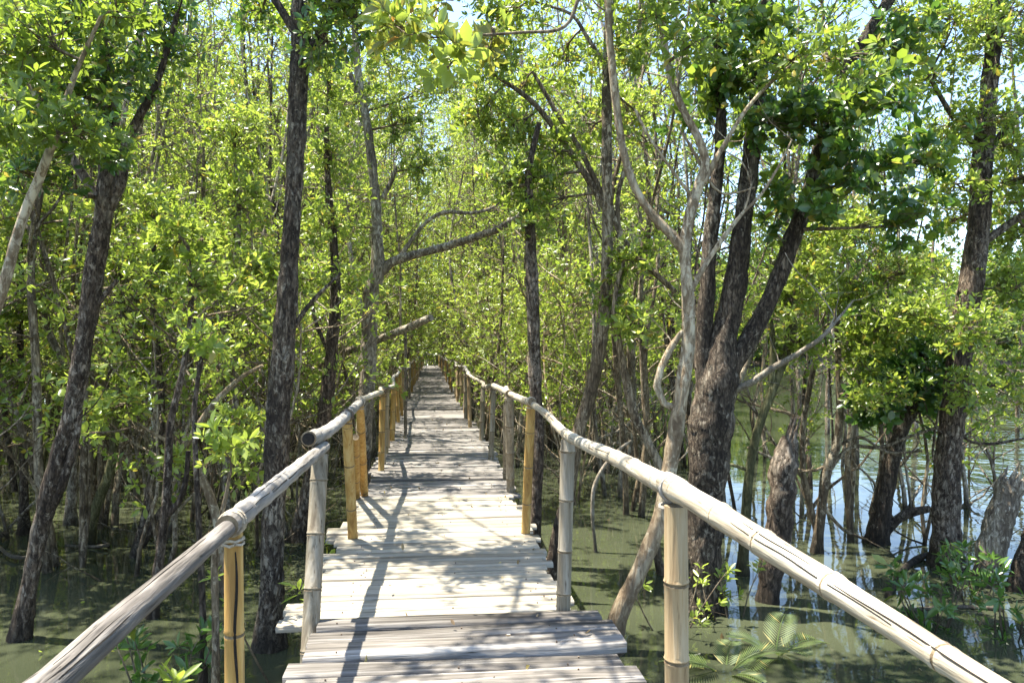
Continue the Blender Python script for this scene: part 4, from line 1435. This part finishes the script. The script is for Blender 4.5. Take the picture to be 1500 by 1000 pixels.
# ------------------------------------------------------------------ small plants over the water
def palm(label, px, py, d, n, seed, size):
    rg = random.Random(seed)
    base = P(px, py, d)
    base.z = WATER
    root = empty('palm_seedling', base, label, 'palm', 'nipa palm seedlings')
    for k in range(n):
        a = 2 * math.pi * k / n + rg.uniform(-.4, .4)
        Lf = size * rg.uniform(.7, 1.1)
        el = rg.uniform(.7, 1.25)
        pts = []
        p = Vector((0, 0, -.1))
        dirv = Vector((math.cos(a) * math.cos(el), math.sin(a) * math.cos(el), math.sin(el)))
        for i in range(9):
            pts.append(Vector(p))
            p = p + dirv * Lf / 8
            dirv = (dirv + Vector((math.cos(a) * .07, math.sin(a) * .07, -.15))).normalized()
        mb = MB()
        mb.tube(pts, [.008 - .0008 * i for i in range(9)], 5, 0)
        pp, _ = resample(pts, [0] * 9, Lf / 26)
        for i in range(6, len(pp) - 1):
            t = (pp[i + 1] - pp[i]).normalized()
            s = t.cross(Vector((0, 0, 1))).normalized()
            f = i / len(pp)
            ll = Lf * .34 * math.sin(math.pi * min(1, .18 + f * .8)) ** .7
            for sg in (-1, 1):
                dl = (s * sg + t * .8 + Vector((0, 0, .25))).normalized()
                w = t.cross(dl).cross(dl).normalized() * .0065
                q0 = pp[i]
                q1 = q0 + dl * ll * .5 + Vector((0, 0, -.01))
                q2 = q0 + dl * ll + Vector((0, 0, -.12 * ll))
                b0 = len(mb.v)
                mb.v += [q0, q1 + w, q2, q1 - w]
                mb.f.append((b0, b0 + 1, b0 + 2, b0 + 3))
                mb.m.append(0)
        mb.build('frond', [M_PALM], root, smooth=False)


palm('feathery palm seedling nearest the tan bamboo post', 1062, 1000, 5.2, 5, 1, .5)
palm('feathery palm seedling arching at the foot of the snapped stump', 1135, 960, 5.5, 5, 2, .5)


def shrub(label, px, py, d, n, h, seed, mats, Lf=.10, tall=1.0, ncl=3):
    rg = random.Random(seed)
    base = P(px, py, d)
    base.z = WATER
    root = empty('mangrove_seedling', base, label, 'seedling')
    mb, lv = MB(), Leaves()
    for k in range(n):
        a = rg.uniform(0, 6.28)
        st = Vector((math.cos(a), math.sin(a), 0)) * .05
        pts = wander(st + Vector((0, 0, -.2)), (math.cos(a) * .5, math.sin(a) * .5, 1), h * rg.uniform(.6, 1.1) + .2, rg, 5, .18, .1)
        mb.tube(pts, [.009, .008, .007, .006, .005, .003], 5, 0)
        lv.add(pts[-1], pts[-1] - pts[-2], 1)
        for j in range(ncl):
            q = pts[rg.randint(2, 5)]
            e = q + (rvec(rg) + Vector((0, 0, .3))) * .14
            mb.tube([q, e], [.004, .002], 3, 0)
            lv.add(e, e - q, rg.uniform(.7, 1))
    mb.build('stem', [M_TWIG], root)
    add('leaves', lv.mesh('leaves', mats, 7, Lf, Lf * .36, (0, 0, 0), False, None, seed), root)


shrub('bright green seedling poking up below the grey rail log', 175, 1010, 3.9, 5, .45, 1, [M_LEAF_Y], .11)
shrub('dark leafy seedling in the shaded water behind the grey rail log', 240, 985, 4.7, 5, .5, 2, [M_LEAF_D], .12)
shrub('small leafy shoot beside the open bamboo end of the thicket-side rail', 436, 800, 5.0, 3, .85, 3, [M_LEAF_Y], .09, ncl=2)
shrub('leafy green seedling clump standing before the broken river stumps', 1365, 905, 6.0, 8, .5, 4, [M_LEAF_D, M_LEAF], .11)
shrub('dark leafy seedling tight against the stout riverside trunk', 1420, 870, 6.7, 7, .45, 5, [M_LEAF_D], .095)
shrub('yellow green seedling behind the pale twisting tree foot', 985, 850, 5.9, 4, .6, 6, [M_LEAF_Y], .09)
shrub('low leafy sprig in the water just under the front corner of the planks', 940, 1010, 4.2, 4, .18, 7, [M_LEAF_Y], .07)
shrub('dark leafy seedling floating at the river corner', 1480, 930, 5.8, 7, .4, 8, [M_LEAF_D], .10)
shrub('small leafy sprig at the foot of the massive dark trunk', 1078, 850, 6.1, 5, .5, 9, [M_LEAF_Y], .085)

# drift sticks and roots lying in the water
sticks = [
    ('pale driftwood twig floating before the river seedlings', [(1290, 905, 4), (1330, 890, 5), (1400, 885, 6), (1470, 890, 5)]),
    ('whitish forked twig lying at the muddy edge of the thicket', [(-5, 800, 4), (15, 815, 6), (40, 818, 5), (60, 808, 3)]),
    ('crooked dark root arching out of the river water', [(1300, 870, 9), (1330, 825, 10), (1365, 815, 9), (1392, 835, 8)]),
    ('thin dead stick resting in the water by the twin mossy stems', [(95, 800, 3), (130, 798, 5), (158, 800, 5), (150, 790, 3)]),
]
for i, (lab, ln) in enumerate(sticks):
    pts, rad = [], []
    for (px, py, w) in ln:
        g = G(px, py, WATER + .03)
        dd = (CM.inverted() @ g).z * -1
        pts.append(g + Vector((0, 0, .02 * math.sin(px))))
        rad.append(w * .5 / FPX * dd)
    p2, r2 = resample(pts, rad, .06)
    mb = MB()
    mb.tube(p2, r2, 7, 0, .15, 8)
    o = mb.build('drift_stick', [M_BARK_DARK if 'dark' in lab else M_DEADWOOD], None, p2[0])
    o.location = p2[0]
    tag(o, lab, 'stick')

# fallen leaves strewn on the boards
rg = random.Random(8)
lv = Leaves()
for k in range(70):
    y = rg.uniform(2.4, 16)
    lv.add((rg.uniform(-.7, .75), y, .066 if y < 4.1 else .024 + .02 * (y > 7.5)), (rg.uniform(-1, 1), rg.uniform(-1, 1), -.33), .8)
M_DRY = leaf_mat('leaf_fallen', (0.10, 0.06, 0.025), (0.22, 0.15, 0.06), (0.2, 0.14, 0.05), (0.34, 0.26, 0.08), 0.2, 0.15)
tag(add('leaf_litter', lv.mesh('leaf_litter', [M_DRY], 1, .065, .028, (0, 0, 0), False, None, 3)), 'dry fallen leaves scattered over the walkway planks', 'fallen leaves', kind='stuff')

# leaves drifting on the still water
lv = Leaves()
for k in range(200):
    y = rg.uniform(3.5, 16)
    x = rg.uniform(-.62 * y - .5, .9 * y) if k % 3 else rg.gauss(-2.6, .8)
    if -1 < x < 1:
        continue
    lv.add((x, y, WATER + .006), (rg.uniform(-1, 1), rg.uniform(-1, 1), -.34), rg.uniform(.7, 1.1))
tag(add('floating_leaves', lv.mesh('floating_leaves', [M_DRY, M_LEAF_Y], 1, .07, .03, (0, 0, 0), False, .3, 4)), 'fallen leaves floating on the still water between the trunks', 'fallen leaves', kind='stuff')
